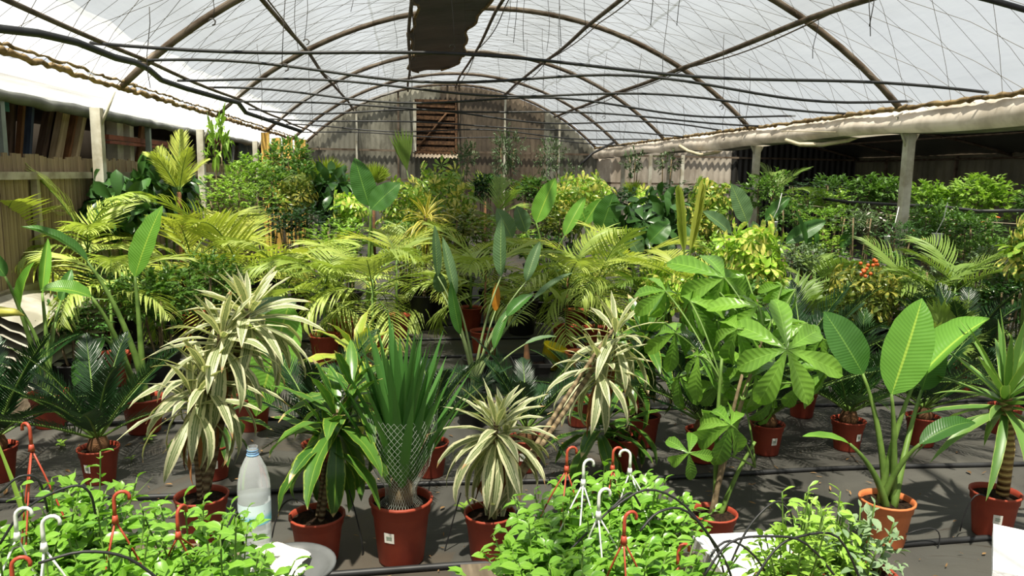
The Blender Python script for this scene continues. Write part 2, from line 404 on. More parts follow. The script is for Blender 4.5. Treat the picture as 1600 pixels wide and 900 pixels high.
plank(38, 128, 30, 250, -3.25, 14, .04, PB, 'mid brown upright plank beside the grey steel post of the fence')
plank(48, 160, 42, 250, -3.15, 8, .05, WD('plank_blue', (60, 70, 84), (44, 50, 60)), 'narrow blue grey upright board behind the fence')
plank(84, 150, 66, 250, -3.3, 26, .06, PC2, 'wide dim leaning board, first of the leaning planks left of the pale post')
plank(104, 150, 86, 250, -3.22, 22, .06, PA, 'pale leaning plank, brightest of the leaning planks')
plank(122, 158, 104, 250, -3.2, 14, .06, PB, 'orange brown leaning plank between two pale planks')
plank(132, 165, 116, 250, -3.15, 12, .05, PA, 'short pale leaning plank against the pale post')
FOAM = simple('cream_foam', rgb(222, 214, 186), .85, .2, nscale=5, col2=rgb(190, 180, 150))
plank(178, 165, 180, 250, -3.2, 26, .12, FOAM, 'tall cream foam block standing in the store', 'foam block', 'foam_block', 'foam blocks in the store')
plank(198, 190, 200, 250, -3.15, 18, .10, FOAM, 'shorter cream foam block stepped beside the tall one', 'foam block', 'foam_block', 'foam blocks in the store')
plank(158, 170, 156, 250, -3.3, 20, .1, simple('grey_block', rgb(112, 104, 90), .9), 'grey block panel standing behind the foam blocks', 'panel', 'stored_sheeting', 'panels in the store')
plank(226, 176, 218, 250, -3.2, 24, .03, PB, 'reddish brown corrugated panel leaning in the store', 'panel', 'stored_sheeting', 'panels in the store')
plank(292, 185, 284, 250, -3.2, 9, .04, PA, 'thin pale slat leaning beyond the red shelf')
plank(280, 180, 276, 250, -3.3, 9, .04, PC2, 'thin dark slat leaning beyond the red shelf')
plank(366, 215, 362, 262, -3.1, 7, .03, simple('white_board', rgb(190, 194, 190), .7), 'narrow white board leaning near the teal curtain')
plank(345, 225, 352, 262, -3.2, 6, .03, WD('plank_teal', (70, 100, 92), (50, 74, 68)), 'narrow teal strip leaning under the red shelf end')
TEAL = simple('teal_sheet', rgb(70, 130, 112), .6, .4, nscale=4, col2=rgb(44, 92, 80), trans=.2)
a = onX(-20, 118, -3.05); b = onX(12, 175, -3.05); mb = MB(); mb.quad_grid([[V3((-3.05+.015*math.sin(j), a.y+(b.y-a.y)*j/8, a.z+(b.z-a.z)*i/4)) for j in range(9)] for i in range(5)])
tag(mb.build('hanging_sheet', TEAL), 'teal plastic sheet hanging at the end of the store', 'sheet')
a = onX(372, 205, -3.0); b = onX(404, 265, -3.0); mb = MB(); mb.quad_grid([[V3((-3.0+.02*math.sin(j*1.9), a.y+(b.y-a.y)*j/20, a.z+(b.z-a.z)*i/4)) for j in range(21)] for i in range(5)])
tag(mb.build('hanging_curtain', simple('dark_teal', rgb(64, 82, 80), .7, .3, nscale=4, col2=rgb(44, 58, 58))), 'dim teal curtain hanging behind the fence end', 'curtain')
REDS = simple('red_oxide', rgb(150, 84, 64), .7, .3, nscale=5, col2=rgb(110, 60, 46))
for (x0, y0, x1, y1, lb) in ((166, 213, 262, 226, 'long red oxide steel shelf beam in the store'), (312, 217, 352, 222, 'short red oxide shelf beam beyond the second post')):
    a, b = onX(x0, y0, -3.0), onX(x1, y1, -3.0); mb = MB(); mb.box((-3.0, (a.y+b.y)/2, (a.z+b.z)/2), (.05, abs(b.y-a.y), .05)); mb.box((-2.99, (a.y+b.y)/2, (a.z+b.z)/2-.05), (.04, abs(b.y-a.y), .03))
    tag(mb.build('shelf_beam', REDS, smooth=False), lb, 'shelf')
YEL = simple('yellow_boards', rgb(212, 176, 92), .75, .2, nscale=3, col2=rgb(170, 132, 64), stretch=(6, 6, .7))
for i, (px0, px1, py0, py1, Y, lb) in enumerate(((408, 422, 207, 262, 14.2, 'bright yellow upright board at the end of the board fence'), (424, 440, 215, 262, 16.2, 'ochre board behind the bright yellow one'), (442, 458, 216, 262, 17.5, 'ochre board between two others in the far corner'), (460, 478, 218, 262, 18.5, 'ochre board nearest the end wall corner'))):
    a, b = at(px0, py0, Y), at(px1, py1, Y); mb = MB(); mb.box(((a.x+b.x)/2, Y, a.z/2), (b.x-a.x, .05, a.z)); tag(mb.build('wall_board', YEL, smooth=False), lb, 'board')

# end wall of ribbed sheets
def corrugated(name, x0, x1, y, zf, mat, parent, pitch=.13, amp=.018):
    mb = MB(); n = max(6, int((x1-x0)/pitch*4)); b, tp = [], []
    for j in range(n+1):
        x = x0+(x1-x0)*j/n; yy = y+amp*math.sin(2*PI*x/pitch); b.append(V3((x, yy, 0))); tp.append(V3((x, yy, zf(x))))
    mb.quad_grid([b, [p.lerp(q, .5) for p, q in zip(b, tp)], tp]); return mb.build(name, mat, parent)
def wallmat(nm, c, c2, trans):
    t = NT(nm); vec = t.coords(); oi = t.n('ShaderNodeObjectInfo').outputs['Random']
    cc = t.mix(t.ramp(t.noise(1.3, 5, .65, vec=t.mapping(vec, (1.6, 1, .8))), .35, .65), rgb(*c), rgb(*c2)); cc = t.mix(t.math('MULTIPLY', oi, .35), cc, rgb(*[q*.6 for q in c]))
    tl = t.n('ShaderNodeBsdfTranslucent'); t.set(tl.inputs[0], cc); return t.done(t.shmix(trans, t.bsdf(cc, .5, .4), tl.outputs[0]))
WA, WB2, WC, WDK = wallmat('ribbed_grey', (138, 136, 122), (84, 82, 70), .10), wallmat('ribbed_brown', (104, 92, 76), (66, 58, 48), .06), wallmat('ribbed_pale', (206, 196, 180), (160, 148, 132), .16), wallmat('ribbed_dark', (44, 42, 38), (26, 25, 24), .0)
wb = thing('wall_back', 'ribbed plastic end wall under the arched roof', None, (0, 0, 0), kind='structure')
x = -5.6; i = 0
while x < 5.0:
    x1 = min(x+.92, 5.05)
    corrugated('panel', x, x1+.03, YB+.05+.01*(i % 2), lambda q: arcz(min(max(q, XL), XR), -.02) if q > XL-.3 else 2.25, WA if x < .0 else (WB2 if x < 3.2 else WA), wb); x = x1; i += 1
x = 5.05
while x < 12.6:
    x1 = x+.95
    corrugated('panel', x, x1+.03, YB+.05+.01*(i % 2), lambda q: 2.72 - .52*((q-8.95)/3.65)**2, WC if x < 8.2 else WDK, wb, .17, .022); x = x1; i += 1
for z in (2.16, 1.42): mb = MB(); mb.box((4.7, YB-.03, z), (15.4, .04, .05)); mb.build('rail', RUST, wb, smooth=False)
for x in (-1.25, -.2, 1.05, 1.35, 2.55, 4.0): mb = MB(); mb.box((x, YB-.05, arcz(x)/2), (.05, .05, arcz(x)-.05)); mb.build('stud', PAINT if x in (-1.25, 2.55, 4.0) else RUST, wb, smooth=False)
for x in (5.75, 6.5, 7.4): mb = MB(); mb.box((x, YB-.08, 1.1), (.09, .07, 2.2)); mb.build('stud', PAINT, wb, smooth=False)
# boarded vent window in the end wall
wn = thing('window_1', 'brown louvred wooden vent window high in the end wall', None, (0, 0, 0), kind='structure')
a, b = at(648, 238, YB-.12), at(713, 159, YB-.12); wx, wz = b.x-a.x, b.z-a.z
VW = WD('vent_wood', (96, 70, 48), (56, 40, 28))
mb = MB(); mb.box(((a.x+b.x)/2, YB-.06, (a.z+b.z)/2), (wx, .03, wz)); mb.build('backing', WD('vent_back', (58, 44, 34), (36, 28, 22)), wn, smooth=False)
for (cx, cz, sx, sz) in (((a.x+b.x)/2, a.z, wx, .07), ((a.x+b.x)/2, b.z, wx, .07), (a.x, (a.z+b.z)/2, .08, wz), (b.x, (a.z+b.z)/2, .06, wz)):
    mb = MB(); mb.box((cx, YB-.13, cz), (sx, .06, sz)); mb.build('window_frame', PAINT if cx == a.x else VW, wn, smooth=False)
for i in range(8):
    mb = MB(); mb.box(((a.x+b.x)/2, YB-.11, a.z+wz*(i+.6)/8.3), (wx-.08, .05, wz/8.3*.62), Matrix.Rotation(.03*math.sin(i*3), 3, 'Y')); mb.build('slat', VW, wn, smooth=False)
mb = MB(); mb.tube([V3((a.x+.1, YB-.16, a.z+.15)), V3((b.x-.25, YB-.16, b.z-.3))], .025, 5); mb.build('brace', VW, wn)
mb = MB(); rows = [[V3((a.x-.05+(wx+.1)*j/60, YB-.12-.25*q, a.z-.03-.10*q+.02*math.sin(j*1.3))) for j in range(61)] for q in (0, .5, 1)]
mb.quad_grid(rows); mb.build('canopy_sheet', wallmat('ledge', (190, 176, 156), (130, 116, 98), 0), wn)

# the darker second bay
r2 = thing('ceiling', 'half black half milky film roof over the neighbouring bay', None, (0, 0, 0), kind='structure')
mb = MB(); xs = [5.3+7.3*j/16 for j in range(17)]
def z2(x): return 2.72 - .52*((x-8.95)/3.65)**2
mb.quad_grid([[V3((x, y, z2(x)+.5*wr(x, y))) for x in xs if x > 8.9] for y in (-6+i*.6 for i in range(45))]); mb.build('film_sheet', BLACKF, r2)
mb = MB(); mb.quad_grid([[V3((x, y, z2(x)+.5*wr(x, y))) for x in xs if x < 9.1] for y in (-6+i*.6 for i in range(45))]); mb.build('film_sheet', FILM, r2)
for y in ARCHES:
    mb = MB(); mb.tube([V3((x, y, z2(x)-.05)) for x in xs], .03, 6); mb.build('arch', RUST, r2)
for x, z in ((7.0, 2.5), (10.9, 2.5), (12.3, 2.12)): mb = MB(); mb.tube([V3((x, -5, z)), V3((x, 20, z))], .022, 6); mb.build('purlin', RUST, r2)
w2 = thing('wall_right', 'dim greenish sheet wall closing the neighbouring bay', None, (0, 0, 0), kind='structure')
GW = wallmat('dim_green_sheet', (96, 94, 74), (70, 70, 54), .12)
for i in range(24):
    y = -4+i*1.02; mb = MB(); mb.quad_grid([[V3((12.5+.012*math.sin(j*1.4), y+1.04*j/16, z)) for j in range(17)] for z in (0, 1.1, 2.22)]); mb.build('panel', GW, w2)
for i in range(9): mb = MB(); mb.box((12.42, -2+i*2.6, 1.1), (.06, .06, 2.2)); mb.build('stud', RUST, w2, smooth=False)

wf = thing('wall_front', 'ribbed plastic end wall behind the viewpoint', None, (0, 0, 0), kind='structure')  # unseen end of the house, added to keep sky light off pot fronts
for k in range(9): corrugated('panel', -2.9+k*.9, -1.98+k*.9, -6.2, lambda q: arcz(min(max(q, XL), XR), -.02), WA, wf)

# irrigation lines slung across under the roof
def line(name, pts, r, label, cat, mat=HOSE, group=None, n=6):
    mb = MB(); mb.tube(pts, r, n); return tag(mb.build(name, mat), label, cat, group)
ords = ('nearest', 'second nearest', 'third nearest', 'fourth', 'fifth', 'sixth', 'seventh', 'eighth', 'ninth', 'tenth')
for i, (Y, z) in enumerate(((4.1, 2.62), (6.2, 2.5), (7.2, 2.5), (8.5, 2.52), (9.5, 2.5), (10.6, 2.48), (12.0, 2.5), (13.6, 2.46), (15.5, 2.45), (17.4, 2.44))):
    rg = random.Random(50+i); x0, x1 = (-2.3 if i else .4), 5.0; a1, a2 = rg.uniform(.02, .06), rg.uniform(0, 6)
    line('irrigation_line', [V3((x0+(x1-x0)*k/30, Y+.12*math.sin(k*.21+a2), z+a1*math.sin(k*.42+a2)-.22*max(0, (k/30-.55))**1.3-.05*(k/30))) for k in range(31)], .013 if i else .017,
         'black irrigation hose slung across under the roof, %s to the camera' % ords[i], 'hose', group='overhead irrigation hoses')
pts = [(-60, 40), (0, 45), (60, 52), (120, 66), (180, 90), (210, 97), (232, 108), (252, 125), (290, 138), (350, 155), (372, 160), (384, 176), (420, 188), (470, 205)]
line('supply_hose', [at(px, py, 4.4+5.6*((i)/13.0)**1.3) for i, (px, py) in enumerate(pts)], .024, 'thick black supply hose snaking along under the bright eaves', 'hose', n=8)
PVC = simple('ivory_pipe', rgb(214, 200, 168), .5, .4)
line('sagging_pipe', [at(px, py, Y) for px, py, Y in ((1062, 228, 13), (1075, 236, 12.8), (1095, 242, 12.6), (1120, 238, 12.4), (1142, 226, 12.2))], .03, 'ivory pipe sagging under the gutter before the ribbed wall', 'pipe', PVC)
line('sagging_pipe', [at(px, py, Y) for px, py, Y in ((1228, 219, 9.3), (1250, 226, 9.1), (1285, 226, 8.9), (1325, 219, 8.6), (1362, 204, 8.3))], .026, 'ivory pipe sagging under the gutter near the lone post', 'pipe', PVC)
line('support_cable', [at(px, py, Y) for px, py, Y in ((1150, 290, 11), (1200, 302, 10.2), (1260, 308, 9.6), (1330, 316, 8.8), (1400, 320, 8.0), (1470, 323, 7.5), (1530, 330, 7.2), (1620, 329, 6.9))], .018, 'black hose strung at chest height past the lone post', 'hose', n=7)
line('thin_wire', [at(px, py, Y) for px, py, Y in ((1240, 318, 9.2), (1400, 337, 8.1), (1620, 352, 7.0))], .004, 'thin pale wire strung below the chest height hose', 'wire', PVC, n=4)
line('thin_wire', [at(px, py, Y) for px, py, Y in ((1220, 205, 9), (1400, 208, 8), (1620, 192, 6.6))], .006, 'thin pale wire strung above the lone post', 'wire', PVC, n=4)
rg = random.Random(21); WG = simple('dark_wire', rgb(70, 66, 60), .6)
for i in range(58):
    x, y = rg.uniform(-2.1, 4.7), rg.uniform(5.2, 17); zt = arcz(x, -.02); L = rg.uniform(.35, 1.2); zb = max(2.2, zt-L)
    mb = MB(); mb.tube([V3((x+.02*math.sin(k+i), y, zt+(zb-zt)*k/5)) for k in range(6)], .0035, 4)
    if i % 3 == 0: mb.tube([V3((x+.025*math.sin(q*.9), y, zb-.02-.025*math.cos(q*.9)+.0)) for q in range(6)], .006, 4)
    tag(mb.build('hanging_wire', WG), 'thin wire ending in a small hook, hanging from the roof net' if i % 3 == 0 else 'thin straight wire hanging down from the roof net', 'wire', 'wires hanging from the roof')
# drip hoses on the floor
for i, Y in enumerate((2.93, 3.78, 4.95, 5.75, 6.6, 7.3, 8.0, 8.8, 9.7)):
    rg = random.Random(90+i); line('drip_hose', [V3((-2.6+7.4*k/24, Y+.02*math.sin(k*.8+i), .014)) for k in range(25)], .0135,
        'black drip hose lying across the floor, %s row from the camera' % (ords[i].replace(' nearest', '') if i else 'first'), 'hose', group='drip hoses on the floor')
# ------------------------------------------------------------------ plant materials
LM_TRAIL = leafmat('trailing_leaf', rgb(128, 174, 60), rgb(88, 140, 44), rib=rgb(150, 192, 84), ribw=.05, rough=.3, trans=.30)
LM_TRAIL2 = leafmat('pale_whorl_leaf', rgb(160, 196, 78), rgb(120, 164, 64), rib=rgb(180, 206, 110), rough=.4, trans=.3)
LM_GREY = leafmat('grey_leaf', rgb(128, 152, 112), rgb(100, 128, 92), rough=.6, trans=.2)
LM_CORN = leafmat('corn_leaf', rgb(86, 128, 48), rgb(44, 86, 32), rib=rgb(120, 150, 60), edge=rgb(140, 160, 62), edge_at=.82, tip=rgb(190, 170, 120), tipv=.95, rough=.33, trans=.28)
LM_CORNY = leafmat('yellowing_leaf', rgb(168, 182, 70), rgb(110, 146, 50), edge=rgb(196, 190, 88), edge_at=.7, tip=rgb(200, 180, 130), tipv=.94, rough=.35, trans=.3)
LM_VAR = leafmat('striped_leaf', rgb(112, 132, 80), rgb(92, 112, 66), edge=rgb(208, 206, 166), edge_at=.42, tip=rgb(176, 140, 96), tipv=.97, rough=.45, trans=.3, stripe=9)
LM_VARG = leafmat('gold_striped_leaf', rgb(150, 150, 60), rgb(120, 134, 50), edge=rgb(214, 196, 96), edge_at=.45, rough=.4, trans=.3)
LM_BIRD = leafmat('paddle_leaf', rgb(72, 118, 48), rgb(58, 100, 44), rib=rgb(108, 150, 66), ribw=.05, vein=150, rough=.36, trans=.36)
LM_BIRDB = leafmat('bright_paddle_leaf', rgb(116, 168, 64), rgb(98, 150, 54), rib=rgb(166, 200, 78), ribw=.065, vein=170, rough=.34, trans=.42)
LM_BIRDG = leafmat('grey_paddle_leaf', rgb(88, 118, 74), rgb(70, 100, 62), rib=rgb(120, 146, 80), ribw=.06, vein=120, rough=.5, trans=.2)
LM_CYC = leafmat('cycad_leaf', rgb(34, 66, 30), rgb(22, 46, 22), rough=.3, trans=.15)
LM_CYCB = leafmat('cycad_bright', rgb(54, 92, 36), rgb(34, 66, 28), rough=.3, trans=.2)
LM_YUC = leafmat('sword_leaf', rgb(84, 132, 60), rgb(58, 106, 46), rough=.4, trans=.22)
LM_YUCR = leafmat('sword_leaf_pale', rgb(112, 148, 70), rgb(76, 118, 52), edge=rgb(150, 172, 90), edge_at=.8, rough=.4, trans=.25)
LM_PALM = leafmat('palm_leaf', rgb(180, 194, 102), rgb(138, 164, 70), rough=.42, trans=.35)
LM_PALMY = leafmat('palm_leaf_lime', rgb(198, 202, 98), rgb(160, 180, 74), rough=.42, trans=.38)
LM_PALMD = leafmat('palm_leaf_deep', rgb(140, 164, 80), rgb(98, 130, 56), rough=.42, trans=.3)
LM_FAN = leafmat('fan_leaf', rgb(168, 186, 60), rgb(120, 150, 50), rough=.45, trans=.38)
LM_SCH = leafmat('umbrella_leaf', rgb(134, 168, 62), rgb(80, 126, 44), blotch=rgb(222, 212, 110), rough=.32, trans=.32)
LM_SCHB = leafmat('umbrella_leaf_bright', rgb(158, 198, 66), rgb(104, 156, 52), blotch=rgb(226, 222, 120), rough=.3, trans=.36)
LM_PACH = leafmat('money_leaf', rgb(126, 170, 64), rgb(82, 126, 46), rib=rgb(140, 186, 78), ribw=.045, vein=60, rough=.3, trans=.36)
LM_BUSH = leafmat('bush_leaf', rgb(104, 142, 60), rgb(60, 98, 40), rough=.4, trans=.32)
LM_LIME = leafmat('lime_bush_leaf', rgb(152, 186, 76), rgb(108, 150, 54), rough=.4, trans=.36)
LM_DARKB = leafmat('dark_bush_leaf', rgb(66, 104, 48), rgb(38, 70, 32), rough=.3, trans=.25)
LM_OLIVE = leafmat('olive_leaf', rgb(112, 134, 92), rgb(72, 94, 62), rough=.45, trans=.2)
LM_CROT = leafmat('croton_leaf', rgb(104, 122, 48), rgb(62, 86, 36), blotch=rgb(172, 168, 76), rough=.3, trans=.3)
STEM = simple('green_stem', rgb(112, 142, 66), .5, .3, nscale=10, col2=rgb(84, 112, 48), trans=.1)
STEMP = simple('purple_stem', rgb(104, 92, 70), .5, .3, nscale=6, col2=rgb(92, 70, 62))
PETG = simple('grey_petiole', rgb(140, 158, 104), .5, .3, nscale=5, col2=rgb(112, 130, 84))
def canemat(nm, c, c2, sc):
    t = NT(nm); v = t.n('ShaderNodeSeparateXYZ'); t.t.links.new(t.coords('UV'), v.inputs[0])
    w = t.math('SINE', t.math('MULTIPLY', v.outputs[1], sc)); f = t.ramp(t.math('ADD', w, t.math('MULTIPLY', t.noise(30, 2), .6)), .2, .9)
    return t.done(t.bsdf(t.mix(f, rgb(*c), rgb(*c2)), .75, .25, t.bump(w, .8, .006)))
CANE = canemat('ringed_cane', (132, 116, 88), (98, 84, 62), 150)
CANEP = canemat('pale_ringed_cane', (190, 166, 104), (128, 104, 62), 110)
BARK = simple('grey_bark', rgb(134, 118, 90), .85, .2, nscale=14, col2=rgb(92, 80, 60), bump=.3)
BROWNST = simple('brown_sheath', rgb(128, 92, 60), .8, .2, nscale=10, col2=rgb(84, 60, 42))
TERRA = simple('terracotta', rgb(156, 66, 44), .55, .35, nscale=6, col2=rgb(132, 52, 37), objvar=.12)
TERRAO = simple('orange_terracotta', rgb(212, 124, 74), .55, .35, nscale=6, col2=rgb(190, 104, 60))
BLACKP = simple('black_plastic', rgb(34, 34, 34), .5, .4, nscale=5, col2=rgb(24, 24, 24))
YELP = simple('yellow_plastic', rgb(226, 204, 28), .45, .4, var=.1)
SOIL = simple('potting_soil', rgb(48, 36, 26), .95, .1, nscale=60, col2=rgb(22, 17, 13), bump=.8, bscale=90)
STICK = simple('paper_sticker', rgb(226, 224, 214), .7, .2, var=.06)
PRINT = simple('sticker_print', rgb(150, 164, 146), .7, .2)
WHITE = simple('white_plastic', rgb(226, 226, 222), .45, .4, var=.1)
REDP = simple('red_hanger_plastic', rgb(176, 74, 52), .45, .4, var=.15)

# ------------------------------------------------------------------ pots
POTM = {}
def potmesh(r, h, mat):
    k = (round(r, 3), round(h, 3), mat.name)
    if k not in POTM:
        rb = r*.74; body = MB(); body.lathe([(0, .002), (rb*.97, .002), (rb, .01), (r*.90, h*.76), (r*.93, h*.78), (r*.93, h*.80)], 22)
        rim = MB(); rim.lathe([(r*.93, h*.79), (r*.955, h*.80), (r*.975, h*.94), (r*1.03, h*.955), (r*1.03, h), (r*.955, h), (r*.94, h*.9), (r*.90, h*.82)], 22)
        so = MB(); so.disc((0, 0, h*.88), r*.95, 18, .012, random.Random(3))
        POTM[k] = (body.mesh('pot', mat), rim.mesh('pot_rim', mat), so.mesh('soil', SOIL))
    return POTM[k]
def pot(root, r=.1, h=.19, mat=None, p=(0, 0, 0), sticker=None):
    b, rm, so = potmesh(r, h, mat or TERRA); o = ob('pot', b, root, p); ob('pot_rim', rm, o); ob('soil', so, root, p)
    for a in (() if sticker is None else sticker if isinstance(sticker, tuple) else (sticker,)):
        mb = MB(); zz = h*.52; rr = lambda z: r*(.745+.16*(z/(h*.78)))+.0015
        rows = [[V3((rr(z)*math.sin(a+q), -rr(z)*math.cos(a+q), z)) for q in (-.2, 0, .2)] for z in (zz-.022, zz+.022)]
        mb.quad_grid(rows); s = mb.build('sticker', STICK, o); mb = MB()
        for z in (zz-.004, zz+.005): mb.quad_grid([[V3(((rr(q)+.0008)*math.sin(a+e), -(rr(q)+.0008)*math.cos(a+e), q)) for e in (-.11, 0, .11)] for q in (z-.003, z+.003)])
        mb.build('sticker_print', PRINT, o)
    return h*.88

# ------------------------------------------------------------------ leaf libraries (shared meshes)
def lib(n, f): return [f(i) for i in range(n)]
def bl(name, mat, L, Wd, prof, seed, droop=(.3, .9), fold=.3, wave=.0, seg=8, half=1, dp=1.3, wf=3, twist=0, side=0):
    rg = random.Random(seed); mb = MB()
    mb.blade(L, Wd, prof, rg.uniform(*droop), dp, fold, wave, wf, rg.uniform(0, 6), seg, half, twist=rg.uniform(-twist, twist), side=rg.uniform(-side, side)); return mb.mesh(name, mat)
CORN = lib(6, lambda i: bl('leaf', LM_CORN, 1, .23, LANCE, i, (.2+.22*i, .4+.22*i), .25, .05, 9, 2, twist=.3, side=.08))
CORNY = lib(4, lambda i: bl('leaf', LM_CORNY, 1, .25, LANCE, i+20, (.3+.25*i, .5+.25*i), .3, .06, 9, 2, twist=.3, side=.08))
VARI = lib(6, lambda i: bl('leaf', LM_VAR, 1, .17, LANCE, i+30, (.3+.2*i, .5+.22*i), .22, .04, 9, 2, twist=.5, side=.12))
GOLD = lib(4, lambda i: bl('leaf', LM_VARG, 1, .12, LANCE, i+40, (.3+.4*i, .6+.4*i), .3, .03, 8, 1, twist=.4))
DEADM = leafmat('withered_leaf', rgb(150, 104, 66), rgb(112, 74, 46), rough=.8, spec=.1, trans=.2, tcol=(1, .8, .6, 1))
DEADL = lib(2, lambda i: bl('dead_leaf', DEADM, 1, .14, LANCE, i+44, (.4, .8), .6, .08, 8, 1, twist=.6))
YUCCA = lib(3, lambda i: bl('leaf', LM_YUC, 1, .075, SWORD, i+50, (.02, .12), .5, 0, 5, 1))
YUCR = lib(4, lambda i: bl('leaf', LM_YUCR, 1, .10, SWORD, i+55, (.05+.15*i, .25+.2*i), .45, 0, 7, 1, twist=.2))
TRL = lib(5, lambda i: bl('leaf', LM_TRAIL, 1, .62, OVATE, i+60, (.2, .9), .35, .03, 5, 1))
TRL2 = lib(4, lambda i: bl('leaf', LM_TRAIL2, 1, .36, OBOV, i+65, (.2, .7), .35, .0, 5, 1))
GRY = lib(3, lambda i: bl('leaf', LM_GREY, 1, .55, OVATE, i+70, (.1, .5), .25, .03, 4, 1))
LFT = {'pach': lib(5, lambda i: bl('leaflet', LM_PACH, 1, .38, OBOV, i+80, (.3+.15*i, .5+.2*i), .3, .035, 9, 2, wf=5)),
       'sch': lib(3, lambda i: bl('leaflet', LM_SCH, 1, .36, OBOV, i+85, (.2, .7), .3, .0, 5, 1))}
def palmate(name, mat, n, seed, Wd=.34, droop=(.3, .8), down=.25, arc=2*PI):
    rg = random.Random(seed); mb = MB()
    for k in range(n):
        a = arc*k/n + rg.uniform(-.1, .1); m = Matrix.Rotation(a, 4, 'Z') @ Matrix.Translation((0, .12, 0)) @ Matrix.Rotation(-down+rg.uniform(-.2, .15), 4, 'X')
        mb.blade(rg.uniform(.72, .95), Wd, OBOV, rg.uniform(*droop), 1.3, .3, 0, 3, 0, 5, 1, M=m)
        mb.tube([V3((0, 0, 0)), m @ V3((0, .03, 0))], .012, 3, cap=False)
    return mb.mesh(name, mat)
SCH = lib(5, lambda i: palmate('leaf', LM_SCH, 7+i % 2, 100+i)); SCHB = lib(4, lambda i: palmate('leaf', LM_SCHB, 8, 110+i)); CRO = lib(3, lambda i: palmate('leaf', LM_CROT, 7, 120+i, .3))
FATS = lib(3, lambda i: palmate('leaf', LM_DARKB, 7, 130+i, .42, (.3, .9), .15))
def frond(name, mat, seed, n=24, L=1.0, ll=.42, lw=.03, droop=1.1, ang=.75, hang=.6, vee=.35, start=.18, tipc=.55, seg=4, rr=.009, stemmi=1):
    """a feather leaf: midrib along +Y bending down, leaflets both sides"""
    rg = random.Random(seed); mb = MB(); N = 22; pts = [V3((0, 0, 0))]; dirs = []
    for i in range(N+1):
        th = -droop*(i/N)**1.4; d = V3((0, math.cos(th), math.sin(th))); dirs.append(d)
        if i: pts.append(pts[-1]+d*(L/N))
    mb.tube(pts, [rr*(1-.75*i/N) for i in range(N+1)], 5, mi=stemmi)
    for s in (-1, 1):
        for k in range(n):
            v = start + (1-start)*(k+.5*(s > 0)+rg.uniform(-.15, .15))/n; v = min(max(v, 0), .995); x = v*N; i = int(x); p = pts[i].lerp(pts[min(i+1, N)], x-i); d = dirs[i]
            le = ll*(math.sin(PI*min(1, (.18+.80*v)))**.6)*(1 if v < .8 else 1-.6*(v-.8)/.2)*rg.uniform(.88, 1.1)
            up = V3((1, 0, 0)).cross(d).normalized(); a = ang*(1-tipc*v)+rg.uniform(-.06, .06)
            dd = (d*math.cos(a) + V3((s, 0, 0))*math.sin(a) + up*vee*rg.uniform(.7, 1.2)).normalized()
            m = frame(p, dd, up + V3((s*.4, 0, 0)))
            mb.blade(le, lw*rg.uniform(.85, 1.15), STRIP, hang*rg.uniform(.6, 1.3), 1.2, .45, 0, 3, 0, seg, 1, M=m)
    return mb.mesh(name, [mat, STEM])
PALM = lib(5, lambda i: frond('frond', LM_PALM, 200+i, 19, 1, .46, .027, .7+.28*i, 1.05, .5+.15*i, .22, .2, .45))
PALMY = lib(4, lambda i: frond('frond', LM_PALMY, 210+i, 20, 1, .44, .025, .6+.3*i, 1.0, .45, .22, .18, .4))
PALMD = lib(4, lambda i: frond('frond', LM_PALMD, 220+i, 22, 1, .44, .024, .6+.3*i, .95, .5, .2, .18, .4))
CYC = lib(4, lambda i: frond('frond', LM_CYC, 230+i, 46, 1, .19, .014, .35+.22*i, .95, .15, .35, .14, .4, 2, .011))
CYCB = lib(3, lambda i: frond('frond', LM_CYCB, 240+i, 46, 1, .20, .014, .3+.2*i, .9, .15, .4, .12, .4, 2, .011))
FEATH = lib(3, lambda i: frond('frond', LM_PALMY, 250+i, 32, 1, .34, .020, .3+.2*i, .75, .35, .1, .1, .3, 3, .012))
SPEAR = lib(1, lambda i: frond('frond', LM_PALMY, 260, 26, 1, .30, .034, .05, .22, .05, .12, .25, .2, 3, .014))
def fan(name, mat, seed, n=22, spread=2.4, Wd=.12, droop=.25, pet=.6):
    rg = random.Random(seed); mb = MB(); mb.tube([V3((0, 0, 0)), V3((0, pet*.5, .03)), V3((0, pet, 0))], .012, 5, mi=1)
    for k in range(n):
        a = -spread/2 + spread*k/(n-1); m = Matrix.Translation((0, pet, 0)) @ Matrix.Rotation(-a, 4, 'Z') @ Matrix.Rotation((.18 if k % 2 else .10), 4, 'X')
        mb.blade(rg.uniform(.9, 1.0)*(1-.12*abs(a)/spread), Wd, [(0, .1), (.5, .95), (.7, .6), (1, .02)], droop*rg.uniform(.5, 1.5), 1.6, .3, 0, 3, 0, 4, 1, M=m)
    return mb.mesh(name, [mat, STEM])
FAN = lib(3, lambda i: fan('fan_leaf', LM_FAN, 270+i, 22, 2.2+.3*i)); FANG = lib(2, lambda i: fan('fan_leaf', LM_PALMD, 275+i, 20, 2.8, .13, .5, .9))
FANN = lib(1, lambda i: fan('fan_leaf', LM_PALMD, 279, 14, .62, .075, .05, .5))
def paddle(mat, seed, Wd=.42, droop=.5, fold=.3, wave=.02, twist=.2, side=.03):
    mb = MB(); rg = random.Random(seed); mb.blade(1, Wd, PADDLE, droop, 1.2, fold, wave, 4, rg.uniform(0, 6), 16, 3, twist=twist, side=side); return mb.mesh('leaf', mat)

